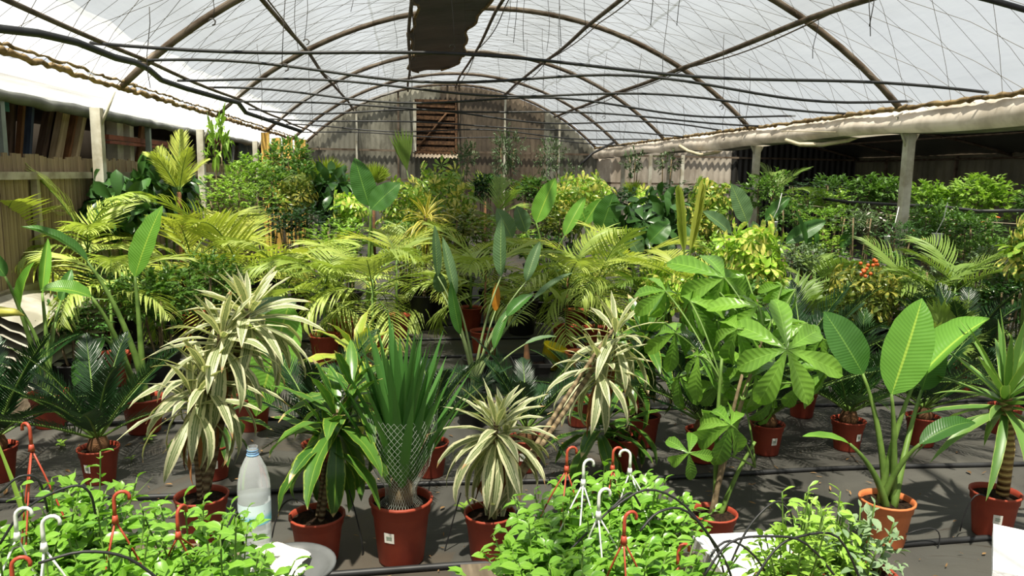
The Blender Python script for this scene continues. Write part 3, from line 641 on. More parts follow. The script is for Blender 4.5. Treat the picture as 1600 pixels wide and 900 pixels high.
# ------------------------------------------------------------------ plant builders
SEED = [1000]
def rnd(): SEED[0] += 1; return random.Random(SEED[0])
def stemobj(root, pts, r, mat, name='stem', n=7):
    mb = MB(); mb.tube(pts, r, n); return mb.build(name, mat, root)
def rosette(root, p, n, Ls, libm, rg, el0=1.35, el1=-.7, name='leaf', spread=.03, tilt=(0, 0), down_droop=True, sx=1.0):
    """spiral head of leaves round point p (local)"""
    a0 = rg.uniform(0, 6)
    for k in range(n):
        f = (k+.5)/n; az = a0 + k*2.39996 + rg.uniform(-.2, .2); el = el0 + (el1-el0)*f**.9 + rg.uniform(-.12, .12)
        L = (Ls[0] + (Ls[1]-Ls[0])*min(1, f*1.6))*rg.uniform(.88, 1.1); idx = min(len(libm)-1, max(0, int(f*len(libm)+rg.uniform(-.8, .8))))
        q = V3(p) + V3((math.sin(az)*spread*.4, math.cos(az)*spread*.4, -f*spread*4))
        ob(name, libm[idx], root, M=aim(q, az, el, rg.uniform(-.25, .25), (L*sx, L, L)))
def dracaena(label, px, Y, heads, libm, potr=.12, poth=.23, pmat=None, group=None, sticker=None, base_py=None, canemat=CANE, z0=0, cat='plant', name='potted_dracaena'):
    """heads: (px, py, dY, n leaves, leaf length m, cane radius)"""
    rg = rnd(); b = fl(px, Y, z0); root = thing(name, label, cat, b, group); zs = pot(root, potr, poth, pmat, sticker=sticker)
    for i, (hx, hy, dY, n, L, cr) in enumerate(heads):
        w = at(hx, hy, Y+dY) - b; s = V3((rg.uniform(-.02, .02), rg.uniform(-.02, .02), zs-.03)); mid = s.lerp(w, .5) + V3((rg.uniform(-.03, .03), 0, 0)) + V3((0, 0, .04))
        stemobj(root, bez(s, mid, w, 10), [cr*(1-.25*k/10) for k in range(11)], canemat, 'cane', 8)
        rosette(root, w, n, (L*.6, L), libm, rg)
        if libm is VARI:
            for k in range(4): ob('dead_leaf', DEADL[k % 2], root, M=aim(w-V3((0, 0, .10+.03*k)), rg.uniform(0, 6.3), -1.0+rg.uniform(-.3, .2), rg.uniform(-.5, .5), L*.7))
    return root
def cycad(label, px, Y, n=13, L=.55, py=None, potr=.1, poth=.19, libm=None, pmat=None, group='cycads in small pots', sticker=None, el=(1.25, .45)):
    rg = rnd(); b = fl(px, Y); root = thing('potted_cycad', label, 'cycad', b, group); zs = pot(root, potr, poth, pmat, sticker=sticker)
    mb = MB(); mb.lathe([(.0, zs-.02), (.045, zs-.01), (.055, zs+.03), (.04, zs+.075), (0, zs+.085)], 10); mb.build('crown_base', BROWNST, root)
    a0 = rg.uniform(0, 6)
    for k in range(n):
        f = (k+.5)/n; az = a0+k*2.39996
        ob('frond', rg.choice(libm or CYC), root, M=aim(V3((0, 0, zs+.06)), az, el[0]+(el[1]-el[0])*f+rg.uniform(-.1, .1), rg.uniform(-.2, .2), L*rg.uniform(.85, 1.1)))
    return root
def palm(label, px, Y, py, n, L, libm=None, stems=1, potr=.13, poth=.24, pmat=None, group=None, el=(1.3, .15), name='potted_palm', spread=.1, az_bias=None, trunk=.016, haspot=True, tmat=None, sx=1):
    """feather palm with its crown at pixel (px, py)"""
    rg = rnd(); b = fl(px, Y); zc = max(.3, pz(py, b.x, Y)); root = thing(name, label, 'palm', b, group)
    zs = pot(root, potr, poth, pmat) if haspot else 0
    for s in range(stems):
        o = V3((rg.uniform(-spread, spread), rg.uniform(-spread, spread), 0)) if stems > 1 else V3((0, 0, 0)); c = V3((o.x*1.6, o.y*1.6, zc*rg.uniform(.85, 1.0) if s else zc))
        stemobj(root, [V3((o.x*.4, o.y*.4, max(0, zs-.03))), (V3((o.x, o.y, 0))+c)/2, c], [trunk, trunk*.8, trunk*.55], tmat or STEM, 'stem', 7)
        m = max(3, n//stems); a0 = rg.uniform(0, 6)
        for k in range(m):
            f = (k+.5)/m; az = a0 + k*2.39996
            ob('frond', rg.choice(libm or PALM), root, M=aim(c - V3((0, 0, .25*f*L)), az, el[0]+(el[1]-el[0])*f+rg.uniform(-.12, .12), rg.uniform(-.3, .3), (L*sx*rg.uniform(.9, 1.1), L*rg.uniform(.85, 1.1), L)))
    return root
def fans(label, px, Y, py, n, L, libm=None, pmat=None, group=None, el=(1.4, .6), name='fan_palm'):
    rg = rnd(); b = fl(px, Y); zc = max(.25, pz(py, b.x, Y)-L*.9); root = thing(name, label, 'palm', b, group); pot(root, .13, .24, pmat)
    stemobj(root, [V3((0, 0, .2)), V3((0, 0, max(.3, zc)))], [.03, .022], BROWNST, 'stem')
    a0 = rg.uniform(0, 6)
    for k in range(n):
        f = (k+.5)/n; m = aim(V3((0, 0, zc)), a0+k*2.39996, el[0]+(el[1]-el[0])*f, rg.uniform(-.6, .6), L*.62*rg.uniform(.85, 1.1)); ob('fan_leaf', rg.choice(libm or FAN), root, M=m)
    return root
def bird(label, px, Y, leaves, mat=LM_BIRD, potr=.13, poth=.24, pmat=None, group=None, z0=0, pet=STEM, base=None, name='bird_of_paradise', sticker=None, petr=.012, haspot=True):
    """leaves: (base px, py, tip px, py, width px, dY base, dY tip, (normal), droop, fold[, material])"""
    b = fl(px, Y, z0) if base is None else V3(base); root = thing(name, label, 'plant', b, group); zs = pot(root, potr, poth, pmat, sticker=sticker) if haspot else 0; rg = rnd()
    for i, lf in enumerate(leaves):
        bx, by, tx, ty, wpx, d0, d1, nrm, dr, fo = lf[:10]; m_ = lf[10] if len(lf) > 10 else mat
        p0 = at(bx, by, Y+d0); p1 = at(tx, ty, Y+d1); L = (p1-p0).length; chord = 2*math.sin(dr/4)/(dr/2) if dr else 1
        Wd = wpx/ppm(p0)/L; me = paddle(m_, SEED[0]*17+i, Wd, dr, fo, .02 if wpx < 60 else .012, rg.uniform(-.15, .15))
        fr = frame(p0-b, p1-p0, V3(nrm)) @ Matrix.Rotation(dr*.42, 4, 'X') @ Matrix.Diagonal((L, L*(1+.03*dr*dr), L, 1))
        a = 2*PI*i/max(1, len(leaves)); s = V3((math.cos(a)*.03, math.sin(a)*.03, max(0, zs-.02))); e = p0-b
        mid = V3((s.x*.8+e.x*.28, s.y*.8+e.y*.28, s.z+(e.z-s.z)*.62)); pts = bez(s, mid, e, 10)
        stemobj(root, pts, [petr*(1.7-1.1*k/10) for k in range(11)], pet, 'petiole', 7)
        ob('leaf', me, root, M=fr)
    return root
def umbrella(label, px, Y, py, hpx, wpx, n, L, libm=None, group=None, pmat=None, name='umbrella_plant', potr=.14, cat='plant', base_z=None, fill=None, depth=None):
    """bush of palmate leaves whose crown centre is at pixel (px, py), hpx tall and wpx wide"""
    rg = rnd(); b = fl(px, Y); root = thing(name, label, cat, b, group); zs = pot(root, potr, .26, pmat or BLACKP)
    c = V3((0, 0, pz(py, b.x, Y))); k = 1/ppm(b+c); rx, rz = wpx*k/2, hpx*k/2
    for s in range(4): a = s*1.7; stemobj(root, bez(V3((math.cos(a)*.03, math.sin(a)*.03, zs-.02)), V3((math.cos(a)*rx*.3, math.sin(a)*rx*.3, c.z*.6)), c + V3((math.cos(a)*rx*.5, math.sin(a)*rx*.5, rz*.55)), 6), .011, STEM, 'stem', 5)
    for q in range(n):
        z = 1-2*(q+.5)/n; az = q*2.39996; r = math.sqrt(max(0, 1-z*z*.7)); rr = rg.uniform(.72, 1.05)
        d = V3((math.sin(az)*r*rx*rr, math.cos(az)*r*rx*rr, z*rz*rr)); up = (V3((math.sin(az)*.8, math.cos(az)*.8, .55+z*.5))).normalized()
        p = c+d-up*L*.15; m = frame(p, V3((math.sin(az)*.3, math.cos(az)*.3, rg.uniform(-1, 1))), up) @ Matrix.Diagonal((L, L, L, 1))
        ob('leaf', rg.choice(libm or SCH), root, M=m)
    return root
def bushmesh(seed, mat, rx, ry, rz, n, ll, lw, prof=OVATE, clus=5, dome=True, shell=.45, upright=.3):
    """many small leaves in sprays: too many to count"""
    rg = random.Random(seed); mb = MB(); nc = max(1, n//clus)
    lobes = [(rg.uniform(-.45, .45), rg.uniform(-.45, .45), rg.uniform(-.2, .5), rg.uniform(.45, .7)) for _ in range(7)]
    for q in range(nc):
        lx, ly, lz, lr = rg.choice(lobes); u, v = rg.uniform(-1, 1), rg.uniform(0, 2*PI); s = math.sqrt(1-u*u); r = lr*(shell+(1-shell)*rg.random()**.5)
        c = V3(((lx+s*math.cos(v)*r)*rx, (ly+s*math.sin(v)*r)*ry, (lz+u*r)*rz)); out = V3((s*math.cos(v), s*math.sin(v), u+upright)).normalized()
        for k in range(clus):
            d = (out + V3((rg.uniform(-1, 1), rg.uniform(-1, 1), rg.uniform(-.7, .8)))*.85).normalized(); L = ll*rg.uniform(.7, 1.25)
            mb.blade(L, L*lw, prof, rg.uniform(.1, .9), 1.3, .3, 0, 3, 0, 3, 1, M=frame(c + out*ll*.25*k, d, V3((rg.uniform(-.5, .5), rg.uniform(-.5, .5), 1))))
    return mb.mesh('foliage', mat)
BUSHM = {}
def bush(label, px, Y, py, wpx, hpx, mat, n=900, ll=.06, lw=.5, group=None, name='leafy_shrub', prof=OVATE, pmat=None, stems=4, variant=0, potr=.14, flowers=None, haspot=True, cat='shrub', clus=5, upright=.3, smat=None):
    rg = rnd(); b = fl(px, Y); root = thing(name, label, cat, b, group); zs = pot(root, potr, .25, pmat or BLACKP) if haspot else 0
    c = V3((0, 0, max(.3, pz(py, b.x, Y)))); k = 1/ppm(b+c); rx, rz = wpx*k/2, hpx*k/2
    key = (mat.name, n, round(ll, 3), lw, variant, round(rx/rz*3)); 
    if key not in BUSHM: BUSHM[key] = bushmesh(sum(map(ord, mat.name)) % 97 + variant*13 + n, mat, 1.0, 1.0, 1.0, n, ll/rx, lw, prof, clus, upright=upright)
    for s in range(stems):
        a = s*2*PI/stems+.4; stemobj(root, bez(V3((math.cos(a)*.03, math.sin(a)*.03, max(0, zs-.03))), V3((math.cos(a)*rx*.25, math.sin(a)*rx*.25, c.z*.6)), c + V3((math.cos(a)*rx*.4, math.sin(a)*rx*.4, rz*.4)), 5), .009, smat or BARK, 'stem', 5)
    o = ob('foliage', BUSHM[key], root, M=Matrix.Translation(c) @ Matrix.Rotation(rg.uniform(0, 6), 4, 'Z') @ Matrix.Diagonal((rx, rx, rz, 1))); o['kind'] = 'stuff'
    if flowers:
        fm, nf, fr = flowers
        me = MB();
        for q in range(6): me.blade(1, .7, OVATE, .5, 1.3, .3, seg=3, M=Matrix.Rotation(q*PI/3, 4, 'Z') @ Matrix.Rotation(.4, 4, 'X'))
        mm = me.mesh('flower', fm)
        for q in range(nf):
            u, v = rg.uniform(-.2, .9), rg.uniform(0, 2*PI); s = math.sqrt(1-u*u); ob('flower', mm, root, M=Matrix.Translation(c+V3((s*math.cos(v)*rx*.9, s*math.sin(v)*rx*.9, u*rz*.95))) @ Matrix.Rotation(v, 4, 'Z') @ Matrix.Rotation(rg.uniform(0, 1), 4, 'X') @ Matrix.Diagonal((fr, fr, fr, 1)))
    return root
# ------------------------------------------------------------------ nearest row of potted plants on the floor
CAM = (0, -1, .25)
dracaena('corn plant with broad drooping green leaves in a terracotta pot beside the water bottle', 497, 3.08, [(525, 640, .0, 22, .36, .013), (550, 596, .08, 18, .32, .012), (508, 668, -.02, 10, .32, .010)], CORN, .112, .20, group='corn plants')
# netted yucca
def yucca(label, px, Y, py, n, L, potr, poth, net=True):
    rg = rnd(); b = fl(px, Y); root = thing('potted_yucca', label, 'yucca', b); zs = pot(root, potr, poth, sticker=-.45)
    c = V3((0, 0, pz(py, b.x, Y))); stemobj(root, [V3((0, 0, zs-.03)), V3((.0, 0, (zs+c.z)/2)), c + V3((0, 0, .05))], [.05, .055, .04], BARK, 'trunk', 9)
    for k in range(n):
        f = (k+.5)/n; az = k*2.39996; el = 1.53-.5*f+rg.uniform(-.07, .07)
        ob('leaf', rg.choice(YUCCA), root, M=aim(c+V3((math.sin(az)*.02, math.cos(az)*.02, .05-.16*f)), az, el, rg.uniform(-.3, .3), (L*1.1, L*rg.uniform(.82, 1.08), L)))
    mb = MB()
    def P(a, h): r = pr([(0, .09), (.08, .062), (.2, .065), (.4, .115), (.75, .145), (1, .15)], h)*(1+.06*math.sin(3*a)); return V3((r*math.cos(a), r*math.sin(a), zs+.0+h*.40))
    for k in range(40):
        for s in (1, -1): mb.tube([P(2*PI*k/40+s*h*2.2, h) for h in (i/14 for i in range(15))], .00045, 3, cap=False)
    o = mb.build('net_sleeve', simple('pale_netting', rgb(206, 214, 200), .5), root); o['kind'] = 'stuff'; o['label'] = 'fine pale netting sleeve'
    return root
yucca('sword leaved yucca wrapped in pale netting in the largest terracotta pot', 627, 3.05, 735, 54, .60, .128, .27)
r = dracaena('cream striped dracaena with a low rosette and a long leaning cane, in terracotta', 764, 3.02, [(775, 655, .0, 44, .30, .013), (790, 668, .05, 20, .28, .012), (938, 560, .45, 36, .30, .015), (962, 508, .5, 26, .28, .012)], VARI, .105, .205, group='cream striped dracaenas')
rg = rnd()
for k in range(7): ob('leaf', VARI[k % 3], r, M=aim(V3((-.01+.01*k, -.02, .17)), k*1.1, 1.0, 0, .2))
dracaena('tall cream striped dracaena with three heads, behind the water bottle', 318, 3.3, [(388, 478, .25, 44, .34, .02), (345, 515, .1, 34, .34, .018), (322, 580, .05, 36, .34, .018), (300, 610, -.05, 16, .30, .014)], VARI, .11, .21, group='cream striped dracaenas')

# money tree with big hand shaped leaves
def money_tree():
    Y = 3.0; rg = rnd(); b = fl(1112, Y); root = thing('money_tree', 'money tree with large glossy hand shaped leaves on slim bare canes', 'tree', b); zs = pot(root, .10, .17)
    tips = [(1197, 512, .1), (1160, 585, 0), (1128, 560, .1), (1180, 690, .05)]
    for i, (px, py, d) in enumerate(tips):
        w = at(px, py, Y+d)-b; s = V3((-.02+.02*i, .01*i, zs-.03)); stemobj(root, bez(s, s.lerp(w, .5)+V3((-.02, 0, .02)), w, 8), [.013*(1-.5*k/8) for k in range(9)], BARK if i < 2 else STEM, 'cane', 7)
    L = [(1132, 434, .35, 84, 7, .9, (0, -.35, .9)), (1230, 546, -.1, 86, 7, .25, (-.1, -.75, .65)), (1152, 514, .05, 72, 6, .8, (-.1, -.4, .9)), (1142, 664, -.1, 78, 7, .9, (0, -.55, .8)), (1076, 708, -.1, 46, 5, .5, (-.3, -.6, .7)),
         (1243, 452, .3, 40, 5, 1.1, (0, -.2, 1)), (1222, 446, .35, 40, 5, 1.1, (0, -.2, 1)), (1078, 470, .35, 62, 6, .9, (-.4, -.3, .9)), (1092, 556, .2, 64, 6, .8, (-.4, -.4, .8)), (1180, 586, .15, 70, 6, .8, (.1, -.3, .9)),
         (1185, 478, .2, 66, 6, .6, (.2, -.4, .9)), (1262, 505, .1, 58, 6, .8, (.3, -.3, .9)), (1055, 520, .45, 58, 6, .9, (-.3, -.3, .9)), (1120, 500, .4, 60, 6, .9, (0, -.2, 1)), (1250, 600, .1, 54, 5, .9, (.2, -.4, .9)), (1090, 425, .5, 60, 6, .9, (-.3, -.2, 1)), (1165, 640, .15, 46, 5, .9, (.2, -.4, .9)),
         (1040, 455, .5, 56, 6, .9, (-.3, -.2, 1)), (1165, 430, .5, 60, 6, .8, (.2, -.3, 1)), (1205, 500, .35, 60, 6, .9, (.2, -.3, 1)), (1285, 530, .25, 58, 6, .9, (.3, -.3, 1)), (1060, 590, .45, 50, 6, .9, (-.3, -.3, .9)), (1125, 600, .35, 58, 6, .9, (0, -.3, .9)), (1290, 580, .2, 50, 5, .9, (.3, -.3, .9)), (1210, 620, .3, 50, 6, .9, (.1, -.3, .9))]
    for i, (px, py, d, r, n, down, nrm) in enumerate(L):
        p = at(px, py, Y+d)-b; k = r*1.12/ppm(p+b); tp = min(tips, key=lambda q: (q[0]-px)**2+(q[1]-py)**2); w = at(tp[0], tp[1]+40, Y+tp[2])-b
        lo = stemobj(root, bez(w, w.lerp(p, .5)+V3((0, 0, .06)), p, 6), .0045, STEM, 'leaf_stalk', 5)
        fr = frame(p, V3((.3*math.sin(i), .2, .4)), V3(nrm))
        for q in range(n):
            a = 2*PI*q/n+.4*i; m = fr @ Matrix.Rotation(a, 4, 'Z') @ Matrix.Rotation(-down*rg.uniform(.55, 1.1), 4, 'X') @ Matrix.Diagonal((k*1.05, k*1.12*rg.uniform(.85, 1.1), k, 1))
            ob('leaflet', LFT['pach'][(q+i) % 5], lo, M=m)
money_tree()
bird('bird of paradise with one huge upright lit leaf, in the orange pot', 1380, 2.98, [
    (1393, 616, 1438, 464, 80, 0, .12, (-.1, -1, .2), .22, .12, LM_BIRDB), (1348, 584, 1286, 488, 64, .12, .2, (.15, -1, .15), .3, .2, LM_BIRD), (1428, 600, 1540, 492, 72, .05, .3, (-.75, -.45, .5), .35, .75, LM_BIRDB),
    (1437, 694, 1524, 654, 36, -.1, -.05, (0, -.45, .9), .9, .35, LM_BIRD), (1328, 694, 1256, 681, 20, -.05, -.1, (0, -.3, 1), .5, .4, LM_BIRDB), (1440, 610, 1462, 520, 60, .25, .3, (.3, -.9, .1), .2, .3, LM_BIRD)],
    potr=.115, poth=.205, pmat=TERRAO, petr=.011)
def rightyucca():
    rg = rnd(); Y = 3.0; b = fl(1548, Y); root = thing('potted_yucca', 'yucca with a thick tan scarred trunk and long arching sword leaves', 'yucca', b); zs = pot(root, .105, .21, sticker=-.5)
    c = at(1572, 622, Y)-b; stemobj(root, [V3((.035, 0, zs-.03)), V3((.04, 0, (zs+c.z)/2)), c], [.028, .026, .024], CANEP, 'trunk', 9)
    rosette(root, c+V3((0, 0, .04)), 38, (.34, .46), YUCR, rg, 1.5, -.5, sx=1.15)
rightyucca()

# second row: cycads and small pots
for i, (px, Y, n, L, lb, kw) in enumerate((
    (-2, 4.08, 13, .62, 'dark cycad cut by the picture edge, next to the fence side', {}),
    (157, 4.02, 13, .62, 'dark cycad in a small pot alone on bare matting, fence side', dict(sticker=-.35)),
    (502, 3.98, 11, .58, 'dark cycad in a stickered pot behind the corn plant', dict(sticker=-.5)),
    (672, 3.95, 11, .56, 'dark cycad half hidden behind the netted yucca', {}),
    (822, 3.98, 11, .52, 'dark cycad behind the low cream striped rosette', dict(sticker=-.4)),
    (1096, 4.02, 14, .70, 'dark cycad behind the money tree canes', {}),
    (1196, 4.1, 17, .78, 'fullest dark cycad, in a pot with a white sticker, under the money tree', dict(sticker=.1)),
    (1322, 4.12, 14, .66, 'cycad with lit fronds behind the bird of paradise in the orange pot', dict(libm=CYCB, sticker=.3)),
    (1438, 4.15, 13, .60, 'cycad in a pot with two white stickers, between yucca and bird of paradise', dict(sticker=(-.1, .6))),
    (1566, 4.3, 12, .58, 'dark cycad behind the yucca trunk', {}),
    (1252, 4.75, 15, .75, 'dark cycad deep in shade behind the fullest one', {}),
    (1500, 5.3, 14, .72, 'dim cycad farther behind the double stickered pot', {}),
    (905, 4.7, 10, .36, 'dark cycad in front of the black square pot', {}),
    (995, 4.9, 12, .44, 'dark cycad behind the leaning striped cane', {}))):
    cycad(lb, px, Y, n+2, L*1.12, potr=.098, poth=.185, **kw)
dracaena('green corn plant with yellowing leaves behind the white hangers', 972, 3.95, [(938, 655, -.15, 24, .34, .013), (985, 640, 0, 10, .26, .012)], CORN, .098, .185, group='corn plants')
dracaena('leafy green corn plant head above the leaning striped cane', 1004, 4.3, [(1008, 520, 0, 28, .40, .014), (985, 560, -.1, 12, .34, .012)], CORN, .1, .19, group='corn plants')
dracaena('small dracaena in a stickered pot behind the tall striped one', 334, 4.02, [(345, 640, .1, 16, .3, .014)], CORN, .098, .185, sticker=.3, group='corn plants')
dracaena('yellow green dracaena with broad pale leaves behind the corn plant', 567, 4.85, [(556, 545, -.1, 20, .42, .015)], CORNY, .105, .2, group='corn plants')

# third row: bird of paradise clumps
bird('bird of paradise with dark arching paddle leaves, second from the fence', 226, 4.8, [
    (136, 408, 32, 352, 30, 0, -.1, (.2, -.35, .95), .7, .75), (211, 432, 250, 320, 46, .1, .15, (-.35, -.9, .2), .2, .25, LM_BIRDB), (143, 464, 62, 452, 36, -.1, -.2, (0, -.5, .9), .9, .4, LM_BIRDB),
    (163, 528, 116, 604, 42, -.3, -.4, (-.4, -.8, .4), .35, .35, LM_BIRD)], petr=.014, potr=.125, poth=.22)
bird('bird of paradise with curled upright leaves, nearest the fence', 80, 4.95, [(32, 482, 50, 408, 26, 0, 0, (-.5, -.8, .2), .4, .6, LM_BIRDB), (66, 458, 72, 372, 20, .1, .2, (.5, -.8, .1), .2, .6, LM_BIRDB), (8, 432, -20, 392, 24, 0, 0, (.5, -.8, .3), .4, .4), (95, 470, 110, 420, 20, .3, .4, (.3, -.8, .3), .3, .4)], petr=.012, potr=.115, poth=.22)
bird('bird of paradise with a single broad hanging leaf behind the striped dracaena', 394, 4.8, [(452, 474, 404, 652, 78, -.1, -.25, (-.1, -1, .15), .25, .2, LM_BIRDB), (386, 505, 462, 470, 44, -.2, -.2, (0, -.5, .9), .7, .5, LM_BIRDG), (380, 560, 372, 490, 30, .2, .2, (0, -1, .2), .2, .3)], petr=.012, potr=.125, poth=.22)
ORL = leafmat('orange_dying_leaf', rgb(200, 128, 40), rgb(170, 120, 40), rough=.5, trans=.3)
bird('slender grey green bird of paradise fanning out with one orange leaf', 738, 4.75, [
    (684, 432, 677, 352, 17, .1, .1, (.3, -.9, .1), .15, .5, LM_BIRDG), (712, 462, 689, 370, 20, 0, .1, (.3, -.9, .1), .2, .5, LM_BIRDG), (719, 522, 702, 440, 20, -.05, -.05, (-.3, -.9, .1), .2, .5, LM_BIRD), (783, 432, 781, 338, 25, .1, .15, (-.4, -.9, .1), .15, .5, LM_BIRDG),
    (822, 440, 842, 376, 22, .1, .2, (-.3, -.9, .2), .25, .5, LM_BIRDG), (792, 494, 832, 458, 24, -.05, 0, (0, -.6, .8), .5, .5, LM_BIRD), (772, 545, 797, 478, 20, -.1, 0, (-.5, -.7, .3), .4, .5, LM_BIRD), (834, 468, 893, 424, 15, 0, .1, (-.3, -.5, .8), .3, .6, LM_BIRDG),
    (820, 538, 870, 524, 13, -.05, -.05, (0, -.3, .9), .4, .4, LM_BIRDG), (774, 486, 775, 442, 14, .2, .2, (0, -1, .1), .3, .3, ORL), (690, 456, 682, 424, 22, .15, .1, (0, -1, .1), .3, .2, LM_BIRDG)], pmat=BLACKP, pet=PETG, petr=.007, potr=.11, poth=.2)

# the black square pot and the yellow tub
def squarepot():
    b = fl(828, 5.25); root = thing('square_pot', 'tall black square pot with a cut brown stump beside the yellow tub', 'pot', b); mb = MB(); w, h = .125, .30
    for (r0, z0), (r1, z1) in (((w*.72, 0), (w, h)), ((w, h), (w*1.08, h)), ((w*1.08, h), (w*1.08, h-.025)), ((w*.94, h), (w*.9, h-.06))):
        mb.quad_grid([[V3((r0*x, r0*y, z0)) for x, y in ((-1, -1), (1, -1), (1, 1), (-1, 1))], [V3((r1*x, r1*y, z1)) for x, y in ((-1, -1), (1, -1), (1, 1), (-1, 1))]], close=True)
    mb.box((0, 0, .01), (w*1.4, w*1.4, .012)); mb.build('pot', BLACKP, root, smooth=False); mb = MB(); mb.box((0, 0, h-.05), (w*1.8, w*1.8, .02)); mb.build('soil', SOIL, root, smooth=False)
    stemobj(root, [V3((-.03, 0, h-.05)), V3((-.03, 0, h+.02)), V3((-.035, 0, h+.12))], [.03, .024, .014], BROWNST, 'stump')
squarepot()
b = fl(862, 6.1); mb = MB(); mb.lathe([(0, 0), (.075, 0), (.098, .17), (.106, .172), (.106, .19), (.096, .19), (.07, .01), (0, .008)], 22)
o = mb.build('yellow_tub', YELP, None, M=Matrix.Translation(V3((b.x-.03, b.y, .03))) @ Matrix.Rotation(.32, 4, 'Y') @ Matrix.Rotation(.12, 4, 'X')); tag(o, 'bright yellow plastic tub tipped over beside the black square pot', 'tub')
# ------------------------------------------------------------------ feather palms in the middle of the house
for a in (
    ('kentia palm with drooping fronds and a bare slim stem, leftmost of the kentia row', 508, 6.5, 428, 9, .78, PALM, dict(el=(1.2, -.1))),
    ('kentia palm with a pleated split frond, second in the kentia row', 583, 6.35, 420, 10, .80, PALM, dict(el=(1.25, -.15))),
    ('kentia palm in a black tub behind the slender bird of paradise', 668, 8.2, 425, 9, .95, PALM, dict(pmat=BLACKP, potr=.2, poth=.42, el=(1.2, .0))),
    ('kentia palm with reddish brown sheath, behind the orange leaf', 757, 6.6, 415, 9, .80, PALM, dict(el=(1.2, -.1), tmat=BROWNST)),
    ('kentia palm arching over the yellow tub', 884, 6.75, 418, 11, .85, PALM, dict(el=(1.2, -.1), tmat=BROWNST)),
    ('kentia palm with brown sheath next along from the one over the yellow tub', 930, 6.7, 420, 9, .80, PALM, dict(el=(1.2, .0))),
    ('large lime palm spreading over the middle of the fence side bed', 392, 7.4, 395, 13, 1.05, PALMY, dict(stems=2, el=(1.2, .0))),
    ('lime palm with long low fronds reaching toward the fence', 305, 7.6, 385, 11, .95, PALMY, dict(el=(1.1, .0))),
    ('bright palm with fronds against the board fence', 20, 6.3, 365, 9, .75, PALMY, dict(el=(1.1, .1), sx=1.3)),
    ('palm with one upright yellowing frond beside the nearest fence post', 148, 6.6, 368, 11, .80, PALM, dict(el=(1.4, .0))),
    ('palm with comb like pale leaflets below the yellowing frond', 180, 5.9, 425, 8, .70, PALM, dict(el=(1.0, .0))),
    ('dense palm below the two tall paddle leaves', 450, 7.0, 420, 10, .85, PALM, dict(el=(1.2, .0))),
    ('sunlit palm spreading behind the kentia row near the centre', 620, 7.4, 385, 9, .70, PALMY, dict(el=(1.1, .0))),
    ('sunlit palm with horizontal fronds right of the tall grey paddle leaves', 900, 7.6, 395, 10, .80, PALMY, dict(el=(.8, -.1))),
    ('sunlit palm sweeping in front of the glossy round paddle leaf', 985, 7.2, 395, 10, .80, PALMY, dict(el=(.8, -.1))),
    ('short dense palm below the unopened spear frond', 1000, 6.6, 440, 11, .62, PALMD, dict(el=(1.3, .2))),
    ('palm with wide thin leaflets behind the money tree', 1265, 6.6, 425, 9, .72, PALMD, dict(el=(1.0, .0))),
    ('palm sweeping in front of the lone post', 1420, 6.2, 440, 11, .85, PALMD, dict(el=(1.1, .1), stems=2)),
    ('palm with fronds under the hanging white cup', 1480, 5.9, 425, 9, .70, PALMD, dict(el=(1.1, .1))),
    ('pale palm low between the lime palm and the kentia row', 735, 7.8, 390, 9, .70, PALMY, dict(el=(.9, -.1))),
    ('narrow palm before the far umbrella bushes', 775, 9.4, 320, 7, .60, PALMD, dict(el=(1.3, .3))),
    ('dark feathery palm beside the second post under the gutter', 1205, 10.8, 285, 8, .70, PALMD, dict(el=(1.35, .3)))):
    lb, px, Y, py, n, L, lm, kw = a; palm(lb, px, Y, py+16, n, L*.93, lm, group='feather palms', **kw)
# single spear of a new frond
def spear():
    b = fl(1066, 6.2); root = thing('potted_palm', 'palm with a single unopened pleated spear frond standing upright', 'palm', b, 'feather palms'); zs = pot(root, .13, .24)
    p = at(1072, 428, 6.2)-b; stemobj(root, [V3((0, 0, zs-.02)), p*.5+V3((0, 0, .05)), p], [.016, .014, .012], STEM)
    L = .78
    for lean, sc in ((.14, 1), (-.14, .95)): ob('frond', SPEAR[0], root, M=frame(p, V3((lean, 0, 1)), V3((lean, -1, 0))) @ Matrix.Diagonal((L*sc*.9, L*sc, L*sc, 1)))
    rg = rnd()
    for k in range(6): ob('frond', PALMY[k % 4], root, M=aim(p-V3((0, 0, .1)), k*1.05, .6, 0, .7))
spear()
def feather(label, px, Y, py0, n, L, el, lm=FEATH):
    b = fl(px, Y); root = thing('feather_palm', label, 'palm', b, 'feather palms'); rg = rnd(); zs = pot(root, .14, .26, BLACKP); z = pz(py0, b.x, Y)
    stemobj(root, [V3((0, 0, zs-.02)), V3((0, 0, z))], [.03, .02], BROWNST)
    ob('frond', lm[0], root, M=frame(V3((0, 0, z)), V3((0, .1, 1)), V3((0, -1, .1))) @ Matrix.Diagonal((L*1.25,)*3+(1,))); ob('frond', lm[0], root, M=frame(V3((0, 0, z)), V3((-.5, .1, 1)), V3((0, -1, .1))) @ Matrix.Diagonal((L,)*3+(1,)))
    for k in range(n): ob('frond', rg.choice(lm), root, M=aim(V3((0, 0, z)), k*2.4+2.6, el+rg.uniform(-.25, .15), PI*.0+rg.uniform(-.3, .3), L*rg.uniform(.9, 1.1)))
feather('yellow feather palm standing tall in front of the board fence', 290, 7.9, 300, 4, .50, 1.1)

